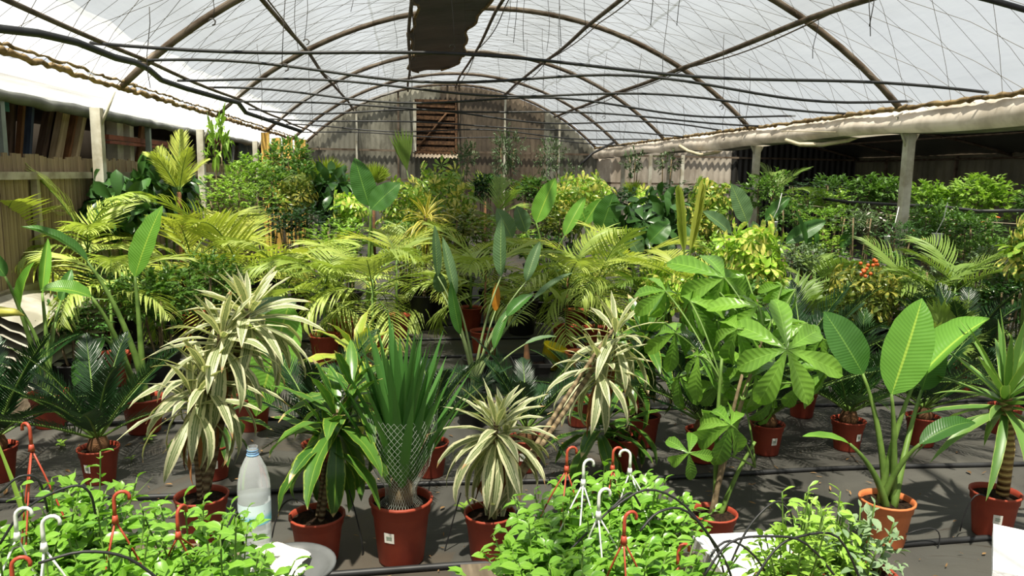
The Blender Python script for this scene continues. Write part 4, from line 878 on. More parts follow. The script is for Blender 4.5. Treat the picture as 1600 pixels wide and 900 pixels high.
# fan palms toward the end wall
for lb, px, Y, py, n, L, lm, kw in (
    ('lime fan palm in front of the end wall corner, largest fan', 512, 13.5, 246, 7, .75, FAN, {}), ('small lime fan palm just beside the tall twin paddle leaves', 585, 13.0, 258, 4, .55, FAN, dict(el=(1.5, 1.2))),
    ('lime fan palm below the grey green sapling, centre of the end wall', 757, 14.0, 268, 5, .60, FAN, dict(el=(1.5, .9))), ('dull yellow fan palm at the foot of the pale trunk sapling', 818, 15.0, 275, 5, .55, FAN, dict(el=(1.5, .9))),
    ('little fan palm near the far end of the gutter', 985, 13.5, 282, 4, .45, FAN, dict(el=(1.5, 1.0))), ('fan palm spreading its fingers in front of the lone post', 1505, 6.4, 398, 5, .75, FANG, dict(el=(1.1, .2))),
    ('fan palm half hidden between cycad and tall lit leaf', 1455, 5.2, 505, 6, .45, FANG, {}), ('fan palm behind the bright variegated umbrella plant', 1228, 6.0, 430, 5, .55, FANG, dict(el=(1.0, .2)))):
    fans(lb, px, Y, py, n, L, lm, BLACKP, 'fan palms', **kw)
def tallfan():
    Y = 9.8; b = fl(640, Y); root = thing('fan_palm', 'narrow closed fan leaf rising tall before the vent window', 'palm', b, 'fan palms'); zs = pot(root, .14, .26, BLACKP); p = at(642, 288, Y)-b
    stemobj(root, [V3((0, 0, zs-.02)), p], [.02, .012], STEM); L = (at(628, 196, Y)-b-p).length
    ob('fan_leaf', FANN[0], root, M=frame(p-V3((0, 0, .1)), at(625, 196, Y)-b-p, V3((.2, -1, 0))) @ Matrix.Diagonal((L*.75, L*.75, L*.75, 1)))
tallfan()

# birds of paradise farther back
bird('bird of paradise with twin tall dark paddle leaves above the palms', 580, 7.6, [(577, 322, 552, 247, 40, 0, 0, (.25, -1, .1), .15, .2), (580, 327, 624, 284, 40, -.05, -.05, (-.25, -1, .3), .25, .2)], pmat=BLACKP, petr=.014)
bird('bird of paradise with a tall rippled leaf and a leaning slim one, centre', 850, 8.2, [(838, 348, 866, 277, 34, 0, 0, (-.4, -.9, .2), .15, .35, LM_BIRDB), (882, 368, 913, 306, 24, 0, .1, (-.5, -.8, .2), .2, .4, LM_BIRDB), (800, 372, 775, 326, 30, -.2, -.2, (.2, -1, .2), .3, .2, LM_BIRDG), (822, 362, 806, 322, 28, 0, 0, (.1, -1, .3), .3, .2, LM_BIRDG)], pmat=BLACKP, petr=.013)
bird('bird of paradise with a glossy rounded dark leaf, behind the sweeping palm', 940, 8.6, [(938, 362, 958, 301, 44, 0, 0, (.1, -1, .25), .2, .2), (912, 352, 938, 310, 24, .1, .1, (-.3, -.8, .4), .3, .4, LM_BIRDB), (915, 345, 908, 328, 22, .1, .1, (0, -.9, .4), .3, .2, LM_BIRDB)], pmat=BLACKP, petr=.013)
bird('low bird of paradise with a glossy arched leaf beside the spear frond', 1030, 7.6, [(1015, 378, 1045, 347, 34, 0, 0, (.2, -.8, .6), .8, .3), (1000, 400, 985, 375, 26, 0, 0, (0, -.9, .4), .4, .3, LM_BIRDG), (1035, 402, 1050, 375, 24, .1, .1, (.2, -.9, .4), .4, .3, LM_BIRDG)], pmat=BLACKP)
bird('bird of paradise with a tall blunt dusty leaf right of the gold umbrella bush', 1166, 7.9, [(1168, 348, 1141, 288, 38, 0, 0, (.15, -1, .2), .15, .2, LM_BIRDG), (1142, 364, 1098, 331, 28, -.1, -.1, (.2, -.8, .6), .3, .4, LM_BIRDG), (1196, 344, 1233, 306, 22, .1, .1, (-.3, -.8, .5), .25, .5, LM_BIRD), (1180, 380, 1176, 345, 22, -.1, -.1, (0, -1, .2), .2, .3, LM_BIRDG), (1205, 395, 1222, 372, 18, 0, 0, (0, -.8, .5), .3, .3, LM_BIRDG)], pmat=BLACKP, petr=.013)
bird('bird of paradise with folded dark leaves in front of the flowering shrubs', 1262, 7.6, [(1228, 380, 1290, 342, 28, 0, 0, (-.1, -.8, .6), .3, .3), (1259, 382, 1244, 334, 15, -.1, -.1, (.4, -.9, .1), .2, .5), (1262, 390, 1262, 348, 13, 0, 0, (.3, -.9, .1), .2, .5), (1312, 386, 1336, 351, 22, .1, .1, (.2, -.8, .5), .3, .4, LM_BIRD), (1273, 388, 1274, 356, 12, .1, .1, (.2, -.9, .1), .2, .5)], pmat=BLACKP, petr=.011)

# umbrella plants
for lb, px, Y, py, h, w, n, L, lm, kw in (
    ('tall gold variegated umbrella plant in the middle before the vent window', 690, 10.2, 318, 120, 110, 80, .20, SCH, {}), ('gold umbrella plant beside the tall dark twin leaves', 632, 9.6, 328, 90, 80, 60, .18, SCH, {}),
    ('gold umbrella plant behind the tall rippled leaf', 880, 10.0, 325, 70, 90, 56, .20, SCH, {}), ('gold umbrella plant just right of the glossy round leaf', 905, 11.0, 300, 50, 100, 44, .20, SCHB, {}),
    ('tall conical gold umbrella bush beside the spear frond', 1098, 8.8, 335, 110, 75, 84, .19, SCH, {}), ('brightest sunlit umbrella plant, yellow green, above the money tree', 1163, 5.6, 408, 100, 105, 64, .19, SCHB, {}),
    ('orange tinged umbrella plant among the fence side bushes', 470, 9.6, 305, 60, 70, 44, .18, CRO, {}), ('lime umbrella plant below the tall twin leaves', 548, 8.8, 325, 40, 60, 30, .17, SCHB, {}),
    ('dark umbrella plant with orange berries behind the tall lit leaf', 1335, 5.9, 462, 90, 120, 66, .17, CRO, {}), ('yellow leaved umbrella plant at the picture edge by the grey stake', 1592, 4.9, 390, 90, 80, 56, .20, SCH, {}),
    ('pale umbrella seedling under the sunlit umbrella plant', 1050, 6.1, 452, 50, 90, 36, .16, SCHB, {}), ('small bright green umbrella plant by the ribbed end wall post', 1002, 9.6, 318, 44, 40, 26, .16, SCHB, {})):
    umbrella(lb, px, Y, py, h, w, int(n*1.5), L*.74, lm, group='umbrella plants', **kw)
BER = simple('orange_berry', rgb(206, 98, 40), .4); rg = rnd(); mm = MB(); mm.lathe([(0, -1), (.7, -.7), (1, 0), (.7, .7), (0, 1)], 6); mm = mm.mesh('berry', BER)
src = [o for o in bpy.data.objects if o.name.startswith('umbrella_plant') and 'orange berries' in o.get('label', '')][0]
for k in range(16): w = at(1357+rg.uniform(-14, 14), 420+rg.uniform(-14, 14), 5.6+rg.uniform(-.1, .1))-src.location; ob('berry', mm, src, M=Matrix.Translation(w) @ Matrix.Scale(.016, 4))
for lb, px, Y, py, h, w, n, L in (
    ('large dark leaved philodendron by the second fence post', 265, 8.3, 290, 60, 90, 30, .30), ('dark glossy philodendron in front of the nearest fence post', 195, 7.4, 318, 60, 90, 26, .30), ('blue green large leaved plant beside the orange tinged bush', 520, 9.8, 302, 60, 60, 22, .28),
    ('dusty broad leaved plant under the spear frond palms', 1010, 8.4, 345, 60, 110, 30, .26), ('bright broad leaved plant in front of the far gutter end', 1030, 9.0, 340, 60, 70, 22, .24)):
    umbrella(lb, px, Y, py, h, w, n, L, FATS, group='broad leaved plants', name='broad_leaf_plant')
r = dracaena('gold striped dracaena in a black tub behind the slender bird of paradise', 664, 7.9, [(665, 335, 0, 34, .42, .022)], GOLD, .17, .36, BLACKP)

# leafy shrubs of the background
PET = simple('pink_white_petal', rgb(226, 214, 206), .6, var=.08); ORP = simple('orange_petal', rgb(220, 110, 52), .6)
for a in (
    ('lime green weedy shrub spreading along the board fence', 372, 9.2, 318, 190, 90, LM_LIME, dict(n=2600, ll=.055)), ('lime green weedy shrub with upright shoots, farther along the fence', 400, 10.5, 280, 110, 70, LM_LIME, dict(n=1400, ll=.06, upright=1.2)),
    ('tall thin leafy shoot rising by the second fence post', 350, 9.8, 232, 26, 80, LM_LIME, dict(n=130, ll=.07, stems=2, upright=.8)), ('dark green bush in the corner by the yellow boards', 450, 13.0, 262, 90, 80, LM_BUSH, dict(n=1700, ll=.08)),
    ('mid green bush left of the largest lime fan', 480, 11.5, 285, 80, 60, LM_BUSH, dict(n=1300, ll=.07, variant=1)), ('low dark bush behind the lime palm', 465, 8.4, 350, 130, 60, LM_DARKB, dict(n=1300, ll=.06)),
    ('slim dark sapling right of the vent window', 722, 15.5, 258, 42, 70, LM_OLIVE, dict(n=700, ll=.06, lw=.35, stems=1)), ('grey green olive like sapling on a pale trunk, tallest before the end wall', 790, 15.0, 250, 60, 90, LM_OLIVE, dict(n=900, ll=.07, lw=.3, stems=2)),
    ('wispy grey sapling beside the far wall post', 858, 16.0, 255, 64, 80, LM_OLIVE, dict(n=800, ll=.07, lw=.3, stems=2, variant=2)), ('thin dark sapling near the far end of the gutter', 893, 15.5, 285, 40, 56, LM_OLIVE, dict(n=400, ll=.07, lw=.3, stems=2, variant=3)),
    ('round dark green citrus bush below the lime fan', 757, 12.5, 292, 56, 44, LM_DARKB, dict(n=1000, ll=.07, variant=1)), ('glossy green citrus bush in the centre behind the tall rippled leaf', 830, 11.6, 300, 80, 46, LM_BUSH, dict(n=1300, ll=.07, variant=2)),
    ('bare stemmed climbing shrub before the ribbed pale wall, first', 985, 14.5, 258, 36, 50, LM_OLIVE, dict(n=300, ll=.06, stems=3, variant=4)), ('bare stemmed climbing shrub before the ribbed pale wall, second', 1035, 14.0, 258, 50, 46, LM_OLIVE, dict(n=280, ll=.06, stems=4, variant=5)),
    ('dark low bush row under the ribbed pale wall', 1060, 12.5, 305, 110, 40, LM_DARKB, dict(n=1300, ll=.08, variant=3)), ('dark low bush behind the small bright umbrella plant', 975, 12.0, 312, 90, 36, LM_DARKB, dict(n=1100, ll=.08, variant=4)),
    ('thin leaved shrub beside the second post under the gutter', 1185, 9.8, 305, 80, 70, LM_BUSH, dict(n=1100, ll=.055, variant=4)), ('light green bushy shrub in the dark bay, nearest the second post', 1262, 9.4, 318, 90, 50, LM_LIME, dict(n=1300, ll=.06, variant=2)),
    ('pale shrub with long shoots in front of the black end wall', 1290, 10.5, 300, 70, 50, LM_BUSH, dict(n=700, ll=.06, variant=5, upright=1.0)), ('round citrus bush just left of the lone post', 1352, 9.6, 302, 66, 50, LM_BUSH, dict(n=1200, ll=.08, variant=6)),
    ('round citrus bush just right of the lone post', 1440, 9.2, 318, 70, 60, LM_LIME, dict(n=1200, ll=.075, variant=3)), ('largest round citrus bush in the dark bay, brightest leaves', 1518, 8.8, 312, 100, 66, LM_LIME, dict(n=1700, ll=.08, variant=4)),
    ('small pale shrub at the picture edge before the dim sheet wall', 1596, 8.2, 322, 50, 50, LM_BUSH, dict(n=600, ll=.06, variant=7)), ('dark bush under the brightest citrus bush', 1500, 8.3, 348, 130, 40, LM_DARKB, dict(n=1100, ll=.06, variant=5)),
    ('fine leaved flowering shrub with white blossoms left of the lone post', 1330, 7.6, 352, 90, 60, LM_OLIVE, dict(n=1500, ll=.035, lw=.4, flowers=(PET, 12, .02))), ('fine leaved hanging shrub wrapped round the lone post with orange blossom', 1392, 7.0, 372, 80, 54, LM_DARKB, dict(n=1500, ll=.032, lw=.35, variant=6, flowers=(ORP, 3, .025))),
    ('leafy vine like shrub climbing right of the lone post', 1445, 7.4, 362, 80, 90, LM_BUSH, dict(n=1500, ll=.045, variant=8, flowers=(PET, 6, .018))), ('dull green flowering shrub with orange blossoms beside the hanging cup', 1510, 7.0, 365, 110, 70, LM_BUSH, dict(n=1700, ll=.045, variant=9, flowers=(ORP, 6, .025))),
    ('lime potted shrub behind the folded dark leaves', 1290, 8.3, 350, 100, 56, LM_LIME, dict(n=1200, ll=.05, variant=5)), ('green mixed shrub behind the dusty blunt leaf', 1225, 8.8, 340, 90, 60, LM_BUSH, dict(n=1300, ll=.05, variant=10)),
    ('thin flowering stems with white blossom by the grey stake', 1540, 6.2, 430, 100, 90, LM_OLIVE, dict(n=1000, ll=.04, variant=7, flowers=(PET, 14, .016))), ('thin flowering stems with white blossom below the lone post', 1450, 6.8, 440, 110, 80, LM_OLIVE, dict(n=1000, ll=.04, variant=8, flowers=(PET, 14, .016))),
    ('low trailing green plants along the fence foot, near the pale sheets', 120, 5.6, 505, 120, 70, LM_DARKB, dict(n=1000, ll=.045, variant=7)), ('leafy low bed behind the second bird of paradise', 255, 5.9, 480, 130, 110, LM_BUSH, dict(n=1700, ll=.05, variant=11)),
    ('leafy low bed under the lime palm', 330, 6.6, 450, 130, 100, LM_BUSH, dict(n=1500, ll=.05, variant=12)), ('leafy dark bed in front of the fence under the comb leaved palm', 180, 6.6, 460, 140, 80, LM_DARKB, dict(n=1200, ll=.05, variant=8)),
    ('small leafy plant in a black pot behind the orange leaf', 800, 8.0, 448, 60, 40, LM_BUSH, dict(n=500, ll=.05, variant=13, potr=.17)), ('small leafy plant in a black pot under the rippled leaf palms', 880, 8.6, 430, 70, 50, LM_DARKB, dict(n=600, ll=.05, variant=9, potr=.18)),
    ('leafy filler shrub behind the brightest umbrella plant', 1110, 7.2, 405, 90, 70, LM_LIME, dict(n=1200, ll=.05, variant=6)), ('leafy green shrub low behind the money tree', 1150, 5.2, 490, 170, 110, LM_BUSH, dict(n=1700, ll=.055, variant=14)),
    ('bright leafy shrub among the lime palms near the centre', 540, 8.0, 375, 130, 70, LM_LIME, dict(n=1300, ll=.055, variant=7)), ('gold leafed shrub around the gold striped dracaena', 700, 8.8, 355, 150, 70, LM_CROT, dict(n=1500, ll=.07, variant=1)),
    ('dark leafy shrub below the gold umbrella plants', 860, 9.2, 352, 110, 60, LM_CROT, dict(n=1000, ll=.07, variant=2)), ('leafy shrub before the dim second bay, low', 1390, 8.6, 345, 100, 50, LM_BUSH, dict(n=1000, ll=.05, variant=15)),
    ('low flowering shrub directly behind the berry bearing umbrella plant', 1300, 6.9, 420, 110, 70, LM_BUSH, dict(n=1500, ll=.045, variant=16, flowers=(PET, 8, .016))), ('fine dull green shrub below the folded dark leaves', 1230, 7.0, 415, 100, 70, LM_OLIVE, dict(n=1300, ll=.045, variant=11)),
    ('leafy shrub at the foot of the lone post', 1380, 6.6, 430, 100, 70, LM_BUSH, dict(n=1300, ll=.045, variant=17)), ('fine stemmed shrub right of the palm under the hanging cup', 1540, 6.6, 400, 110, 70, LM_BUSH, dict(n=1300, ll=.045, variant=18, flowers=(ORP, 4, .02))),
    ('low shrub between the lone post and the flowering stems', 1440, 6.0, 480, 130, 60, LM_DARKB, dict(n=1200, ll=.05, variant=13)), ('lime shrub beneath the chest height hose, left of the post', 1270, 8.0, 385, 110, 60, LM_LIME, dict(n=1200, ll=.05, variant=8)),
    ('lime shrub low before the brightest citrus bush', 1480, 7.6, 395, 120, 60, LM_LIME, dict(n=1300, ll=.045, variant=9)), ('leafy shrub at the picture edge under the yellow leaved umbrella plant', 1590, 5.8, 450, 90, 90, LM_BUSH, dict(n=1100, ll=.05, variant=19)),
    ('leafy green shrub standing directly before the yellow boards', 425, 11.2, 300, 90, 84, LM_BUSH, dict(n=1700, ll=.06, variant=20)), ('lime shrub filling the gap behind the tall grey paddle leaves', 765, 8.9, 372, 140, 76, LM_LIME, dict(n=1500, ll=.055, variant=10)),
    ('green shrub filling the gap behind the second kentia', 640, 8.9, 378, 120, 70, LM_BUSH, dict(n=1300, ll=.055, variant=21)), ('dark shrub low behind the kentia over the yellow tub', 850, 9.0, 395, 120, 66, LM_DARKB, dict(n=1200, ll=.055, variant=14)),
    ('dim leafy shrub row at the back of the second bay', 1250, 12.5, 300, 160, 40, LM_DARKB, dict(n=1200, ll=.08, variant=10)), ('dim leafy shrub beneath the dusty fan palm', 1560, 5.6, 470, 90, 70, LM_DARKB, dict(n=900, ll=.05, variant=11))):
    lb, px, Y, py, w, h, m, kw = a; bush(lb, px, Y, py, w, h, m, group='leafy shrubs', **kw)
# empty or hidden black pots and terracotta pots visible on the shaded floor
for lb, px, Y, r, h, m in (('big black pot in the shade behind the kentia stems', 715, 8.9, .2, .40, BLACKP), ('big black pot in deep shade behind the orange leaf', 815, 7.6, .17, .36, BLACKP), ('big black pot behind the kentia with brown sheath', 905, 8.3, .2, .38, BLACKP), ('terracotta pot in the shade under the first kentia', 540, 7.2, .13, .24, TERRA), ('terracotta pot on its own near the hose crossing', 905, 5.9, .12, .2, TERRAO), ('black pot beside the first cycad of the deep row', 748, 5.6, .13, .24, BLACKP)):
    b = fl(px, Y); root = thing('plant_pot', lb, 'pot', b, 'pots on the shaded floor'); pot(root, r, h, m)
# ------------------------------------------------------------------ the near bench with hanging pots
BZ = .42
BW = WD('bench_wood', (120, 108, 90), (84, 74, 60))
def bench(label, x0, x1, y0, y1):
    root = thing('bench', label, 'bench', ((x0+x1)/2, (y0+y1)/2, 0)); w, d = x1-x0, y1-y0; n = max(3, int(d/.11))
    for k in range(n): mb = MB(); mb.box((0, -d/2+(k+.5)*d/n, BZ-.014), (w, d/n-.008, .026)); mb.build('slat', BW, root, smooth=False)
    for sx in (-1, 1):
        for sy in (-1, 1): mb = MB(); mb.box((sx*(w/2-.05), sy*(d/2-.05), (BZ-.03)/2), (.05, .05, BZ-.03)); mb.build('leg', BW, root, smooth=False)
bench('slatted low bench under the trailing plants beside the bottle', -1.75, -.45, 1.0, 2.42)
bench('slatted low bench under the trailing plants with the white hangers', .16, 1.25, 1.0, 2.2)
def hook(px, py, Y, mat, root, b, foot, rot=0, size=.026):
    """plastic hanger: hook on top and three thin legs going down to the pot"""
    p = at(px, py, Y)-b; mb = MB(); ca, sa = math.cos(rot), math.sin(rot)
    pts = [V3((0, 0, -size*1.6)), V3((0, 0, -size*.7))]+[V3((ca*size*.62*(1-math.cos(a)), sa*size*.62*(1-math.cos(a)), size*.62*math.sin(a))) for a in (i*.5 for i in range(0, 8))]
    mb.tube([p+q for q in pts], [.0046]*2+[.0042]*8, 7); mb.tube([p+V3((0, 0, -size*2.2)), p+V3((0, 0, -size*1.5))], [.009, .006], 6); h = mb.build('hanger_hook', mat, root)
    for k in range(3):
        a = k*2.1+rot; e = foot+V3((math.cos(a)*.095, math.sin(a)*.095, 0)); mb = MB(); s = p+V3((0, 0, -size*2)); mb.tube(bez(s, s.lerp(e, .5)+V3((math.cos(a)*.012, math.sin(a)*.012, 0)), e, 5), .0024, 5); mb.build('hanger_leg', mat, h)
def trailing(label, px, py, Y, hk, libm=TRL, ns=17, reach=.2, group='trailing plants in hanging pots', pm=None, ll=.052, tall=.25, per=12, name='trailing_plant', stemm=STEM, z=BZ):
    """hanging pot set down on the bench; (px, py) is the middle of its foliage"""
    rg = rnd(); w = at(px, py, Y); b = V3((w.x, w.y, z)); root = thing(name, label, 'plant', b, group); zs = pot(root, .1, .13, pm or TERRA)
    if hk: hook(hk[0], hk[1], Y+(hk[3] if len(hk) > 3 else 0), REDP if hk[2] == 'r' else WHITE, root, b, V3((0, 0, .12)), rg.uniform(-1, 4) if hk[0] % 2 else .3)
    for s in range(ns):
        az = s*2.39996+rg.uniform(-.3, .3); f = math.sqrt((s+.5)/ns); R = reach*f*rg.uniform(.8, 1.15); hgt = tall*rg.uniform(.6, 1.2)*(1.15-.55*f)
        e = V3((math.cos(az)*R, math.sin(az)*R, zs+hgt)); pts = bez(V3((math.cos(az)*.05*f, math.sin(az)*.05*f, zs-.01)), V3((e.x*.75, e.y*.75, zs+hgt*.5)), e, 8)
        st = stemobj(root, pts, .0022, stemm, 'sprig', 4); d = (pts[-1]-pts[-2]).normalized()
        for k in range(per):
            t = .22+.78*k/(per-1); x = t*8; i = min(7, int(x)); p = pts[i].lerp(pts[i+1], x-i); a = k*1.57+(PI if k % 2 else 0)+rg.uniform(-.3, .3)
            L = ll*rg.uniform(.75, 1.25)*(1.15-.35*t if k < per-2 else .6); ob('leaf', rg.choice(libm), st, M=aim(p, a, rg.uniform(-.25, .5)+(.6 if k >= per-2 else 0), rg.uniform(-.5, .5), L))
    key = (libm[0].name, ns)
    if key not in BUSHM: BUSHM[key] = bushmesh(77, libm[0].materials[0], 1, 1, 1, 240, .22, .6, OVATE, 4)
    o = ob('inner_foliage', BUSHM[key], root, M=Matrix.Translation((0, 0, zs+tall*.22)) @ Matrix.Rotation(rg.uniform(0, 6), 4, 'Z') @ Matrix.Diagonal((reach*.95, reach*.95, tall*.62, 1))); o['kind'] = 'stuff'
    return root
for a in (
    ('trailing green plant with the tall red hanger standing above the floor behind it', 60, 800, 1.98, (47, 672, 'r', .1)), ('trailing green plant with the red hanger in the middle of the near bed', 178, 830, 1.78, (178, 780, 'r')), ('trailing green plant with the red hanger next to the bottle', 300, 815, 1.92, (277, 805, 'r', -.15)),
    ('trailing green plant with the low red hanger in the picture corner', 20, 880, 1.55, (18, 885, 'r')), ('trailing green plant with the upright white hanger', 90, 860, 1.62, (66, 820, 'w')), ('trailing green plant with the tilted white hanger at the picture edge', -10, 830, 1.78, (24, 806, 'w')),
    ('trailing green plant without a hanger behind the upright white hanger', 140, 780, 2.12, None), ('trailing green plant before the bottle in a terracotta pot with a shoot rising', 348, 868, 1.70, None), ('trailing green plant along the lower picture edge between two red hangers', 240, 885, 1.56, None)):
    trailing(a[0], a[1], a[2], a[3], a[4])
for a in (
    ('trailing green plant with the red ring hanger, leftmost of the bench by the white hangers', 872, 800, 2.02, (886, 708, 'r', .1)), ('trailing green plant with the narrow white hanger seen edge on', 900, 840, 1.85, (912, 728, 'w', .15)), ('trailing green plant with the white hook hanger in the middle', 950, 850, 1.75, (936, 775, 'w')),
    ('trailing green plant with the small white hook hanger in the rear', 1010, 800, 2.05, (985, 712, 'w', .1)), ('trailing green plant with the red hook hanger in front', 985, 880, 1.6, (976, 812, 'r')), ('trailing green plant with the terracotta coloured hook near the white slab', 1045, 865, 1.68, (1060, 862, 'r')),
    ('trailing green plant with the red hanger before the green corn plant', 935, 785, 2.12, (958, 708, 'r', .1)), ('trailing green plant at the bench edge spilling toward the striped dracaena', 850, 850, 1.78, None), ('trailing green plant along the lower picture edge below the white hook', 900, 890, 1.58, None)):
    trailing(a[0], a[1], a[2], a[3], a[4], tall=.19)
LM_TIP = TRL2
trailing('pale yellow green whorled plant in an orange pot beside the white slab', 1245, 830, 1.75, None, TRL2, 18, .12, 'pale whorled plants', TERRAO, .05, .26, 12, 'whorled_plant')
trailing('pale whorled plant with broad lit leaves next to the orange bird of paradise pot', 1300, 835, 1.85, None, TRL2, 16, .11, 'pale whorled plants', TERRAO, .06, .2, 10, 'whorled_plant')
trailing('small grey felted plant in front of the orange pot', 1345, 850, 1.8, None, GRY, 9, .12, 'pale whorled plants', TERRA, .04, .22, 9, 'felted_plant')
# drip tube hoops over the bench
for i, (pts, Y) in enumerate((
    (((0, 850), (40, 795), (110, 760), (140, 770), (150, 810)), 1.8), (((0, 770), (30, 745), (60, 750), (75, 800)), 2.0), (((60, 880), (130, 862), (200, 872), (260, 915)), 1.5), (((330, 900), (350, 840), (370, 800), (380, 850)), 1.85),
    (((890, 860), (920, 830), (960, 790), (985, 770), (1000, 790)), 1.8), (((950, 800), (1010, 765), (1070, 790), (1120, 860), (1135, 920)), 1.75), (((1000, 830), (1030, 800), (1075, 800), (1130, 870), (1150, 930)), 1.6),
    (((1095, 930), (1110, 870), (1140, 845), (1180, 870), (1210, 920)), 1.65), (((1125, 920), (1160, 840), (1190, 800), (1215, 784), (1235, 800), (1242, 850)), 1.75), (((1100, 900), (1140, 848), (1200, 838), (1260, 850), (1320, 920)), 1.6), (((1170, 920), (1210, 860), (1250, 838), (1310, 840), (1350, 920)), 1.62))):
    P = [at(x, y, Y+.02*k) for k, (x, y) in enumerate(pts)]; Q = []
    for k in range(len(P)-1):
        p0, p1, p2, p3 = P[max(0, k-1)], P[k], P[k+1], P[min(len(P)-1, k+2)]
        for t_ in (0, .25, .5, .75): Q.append(.5*((2*p1)+(p2-p0)*t_+(2*p0-5*p1+4*p2-p3)*t_**2+(-p0+3*p1-3*p2+p3)*t_**3))
    Q.append(P[-1])
    line('drip_tube', Q, .0032, ('black drip tube arching at the picture edge, higher one', 'black drip tube arching under the tall red hanger', 'black drip tube arching low over the near trailing plants', 'black drip tube hooked beside the bottle', 'black drip tube arching past the white hook hanger', 'black drip tube hooping high over the rear trailing plants', 'black drip tube hooping over the red hook', 'small black drip tube hoop over the white slab', 'steep black drip tube hoop around the pale spikes', 'wide flat black drip tube hoop over the white slab', 'wide black drip tube hoop in front of the pale whorled plants')[i], 'tube', group='drip tubes over the bench', n=5)
# bowed tubes at floor pots
for i, (a, b, c, Y, lb) in enumerate((((425, 840), (440, 745), (490, 800), 3.0, 'thin drip tube arching into the corn plant pot'), ((1415, 835), (1500, 800), (1450, 890), 2.9, 'thin drip tube looping beside the orange pot'), ((1500, 830), (1520, 740), (1553, 790), 2.95, 'thin drip tube arching over the tan trunked yucca pot'), ((545, 765), (570, 850), (566, 870), 3.1, 'thin drip tube hanging between corn plant and netted yucca'), ((720, 770), (700, 840), (690, 880), 3.1, 'thin drip tube trailing beside the netted yucca'))):
    line('drip_tube', bez(at(*a, Y), at(*b, Y), at(*c, Y), 10), .003, lb, 'tube', group='drip tubes at floor pots', n=5)

# bottle, bowl, slab, box
t = NT('bottle_plastic'); g = t.n('ShaderNodeBsdfPrincipled'); g.inputs['Base Color'].default_value = (.93, .96, .97, 1); g.inputs['Roughness'].default_value = .12; g.inputs['Transmission Weight'].default_value = .75; g.inputs['IOR'].default_value = 1.12; PLAS = t.done(g.outputs[0])
t = NT('water'); g = t.n('ShaderNodeBsdfPrincipled'); g.inputs['Base Color'].default_value = (.82, .88, .88, 1); g.inputs['Roughness'].default_value = .1; g.inputs['Transmission Weight'].default_value = .6; g.inputs['IOR'].default_value = 1.2; WATER = t.done(g.outputs[0])
bp = at(400, 862, 2.24); root = thing('water_bottle', 'open clear plastic water bottle half full with a blue label', 'bottle', (bp.x, bp.y, BZ)); H = pz(697, bp.x, bp.y)-BZ; r = .047
mb = MB(); prof = [(0, .004), (.035, 0), (r, .012)]
for k in range(7): prof += [(r, .02+.022*k), (r*.955, .026+.022*k), (r, .032+.022*k)]
prof += [(r, H*.66), (r*.97, H*.72), (r*.8, H*.82), (r*.5, H*.90), (.017, H*.93), (.0145, H*.94), (.0145, H)]; mb.lathe(prof, 24); mb.build('bottle_body', PLAS, root)
mb = MB(); mb.lathe([(0, .006), (r*.93, .012), (r*.93, H*.62), (0, H*.62)], 20); mb.build('water', WATER, root)
mb = MB(); mb.lathe([(r*1.012, H*.40), (r*1.012, H*.56)], 24)
t = NT('bottle_label'); uvn = t.n('ShaderNodeSeparateXYZ'); t.t.links.new(t.coords('UV'), uvn.inputs[0]); c = t.mix(t.ramp(uvn.outputs[1], .2, .6), rgb(120, 190, 206), rgb(214, 232, 236)); lm_ = t.done(t.bsdf(c, .35, .5)); lab = mb.build('bottle_label', lm_, root)
cu = bpy.data.curves.new('label_lettering', 'FONT'); cu.body = 'Sol'; cu.size = .034; cu.extrude = .0004; cu.shear = .25; cu.materials.append(simple('blue_ink', rgb(44, 96, 160), .4))
to = bpy.data.objects.new('label_lettering', cu); me_ = bpy.data.meshes.new_from_object(to); bpy.data.objects.remove(to); to = bpy.data.objects.new('label_lettering', me_); COL.objects.link(to); to.parent = lab; to.location = (-.008, -r*1.03, H*.45); to.rotation_euler = (PI/2, 0, .35)
mb = MB()
for z in (.945, .965): mb.lathe([(.0152, H*z), (.0168, H*z+.002), (.0152, H*z+.004)], 18)
mb.lathe([(.0152, H*.925), (.0185, H*.93), (.0185, H*.938), (.0152, H*.942)], 18); mb.build('neck_ring', simple('blue_neck', rgb(120, 160, 200), .35), root)
bw = at(452, 878, 2.12); root = ob('basin', None); mb = MB(); R = .125
mb.lathe([(0, .004), (R*.6, .004), (R*.95, .055), (R*1.04, .06), (R*1.05, .07), (R*.98, .07), (R*.88, .058), (R*.56, .014), (0, .012)], 32); bpy.data.objects.remove(root)
o = mb.build('basin', simple('grey_basin', rgb(96, 98, 98), .5, .4, nscale=5, col2=rgb(74, 76, 76)), None, (bw.x, bw.y, BZ)); tag(o, 'shallow grey basin with dry soil stains in front of the bottle', 'basin')
mb = MB(); rows = []
for i in range(13):
    v = i/12; rows.append([V3((bw.x-.11+.15*(j/10)+.012*math.sin(i*1.3), bw.y-.09+.2*v-.02*(j/10), BZ+.085+.004*math.sin(j*1.1+i*.8)-.10*max(0, .25-v)*2.5-.03*(j/10)**3)) for j in range(11)])
mb.quad_grid(rows); o = mb.build('paper_sheet', simple('white_paper', rgb(232, 228, 216), .8, .2, var=.06, trans=.2)); tag(o, 'crumpled white paper sheet draped over the grey basin', 'paper')
EPS = simple('white_foam', rgb(236, 236, 236), .75, .2, var=.05, bump=.2, bscale=90)
a = gp(1085, 838, .47); b2 = gp(1210, 838, .47); mb = MB(); mb.box((0, 0, .025), (.34, .5, .05)); mb.box((0, 0, .054), (.30, .46, .008)); o = mb.build('foam_slab', EPS, None, ((a.x+b2.x)/2+.04, a.y-.24, BZ), smooth=False); tag(o, 'flat white foam slab lying under the drip tube hoops', 'slab')
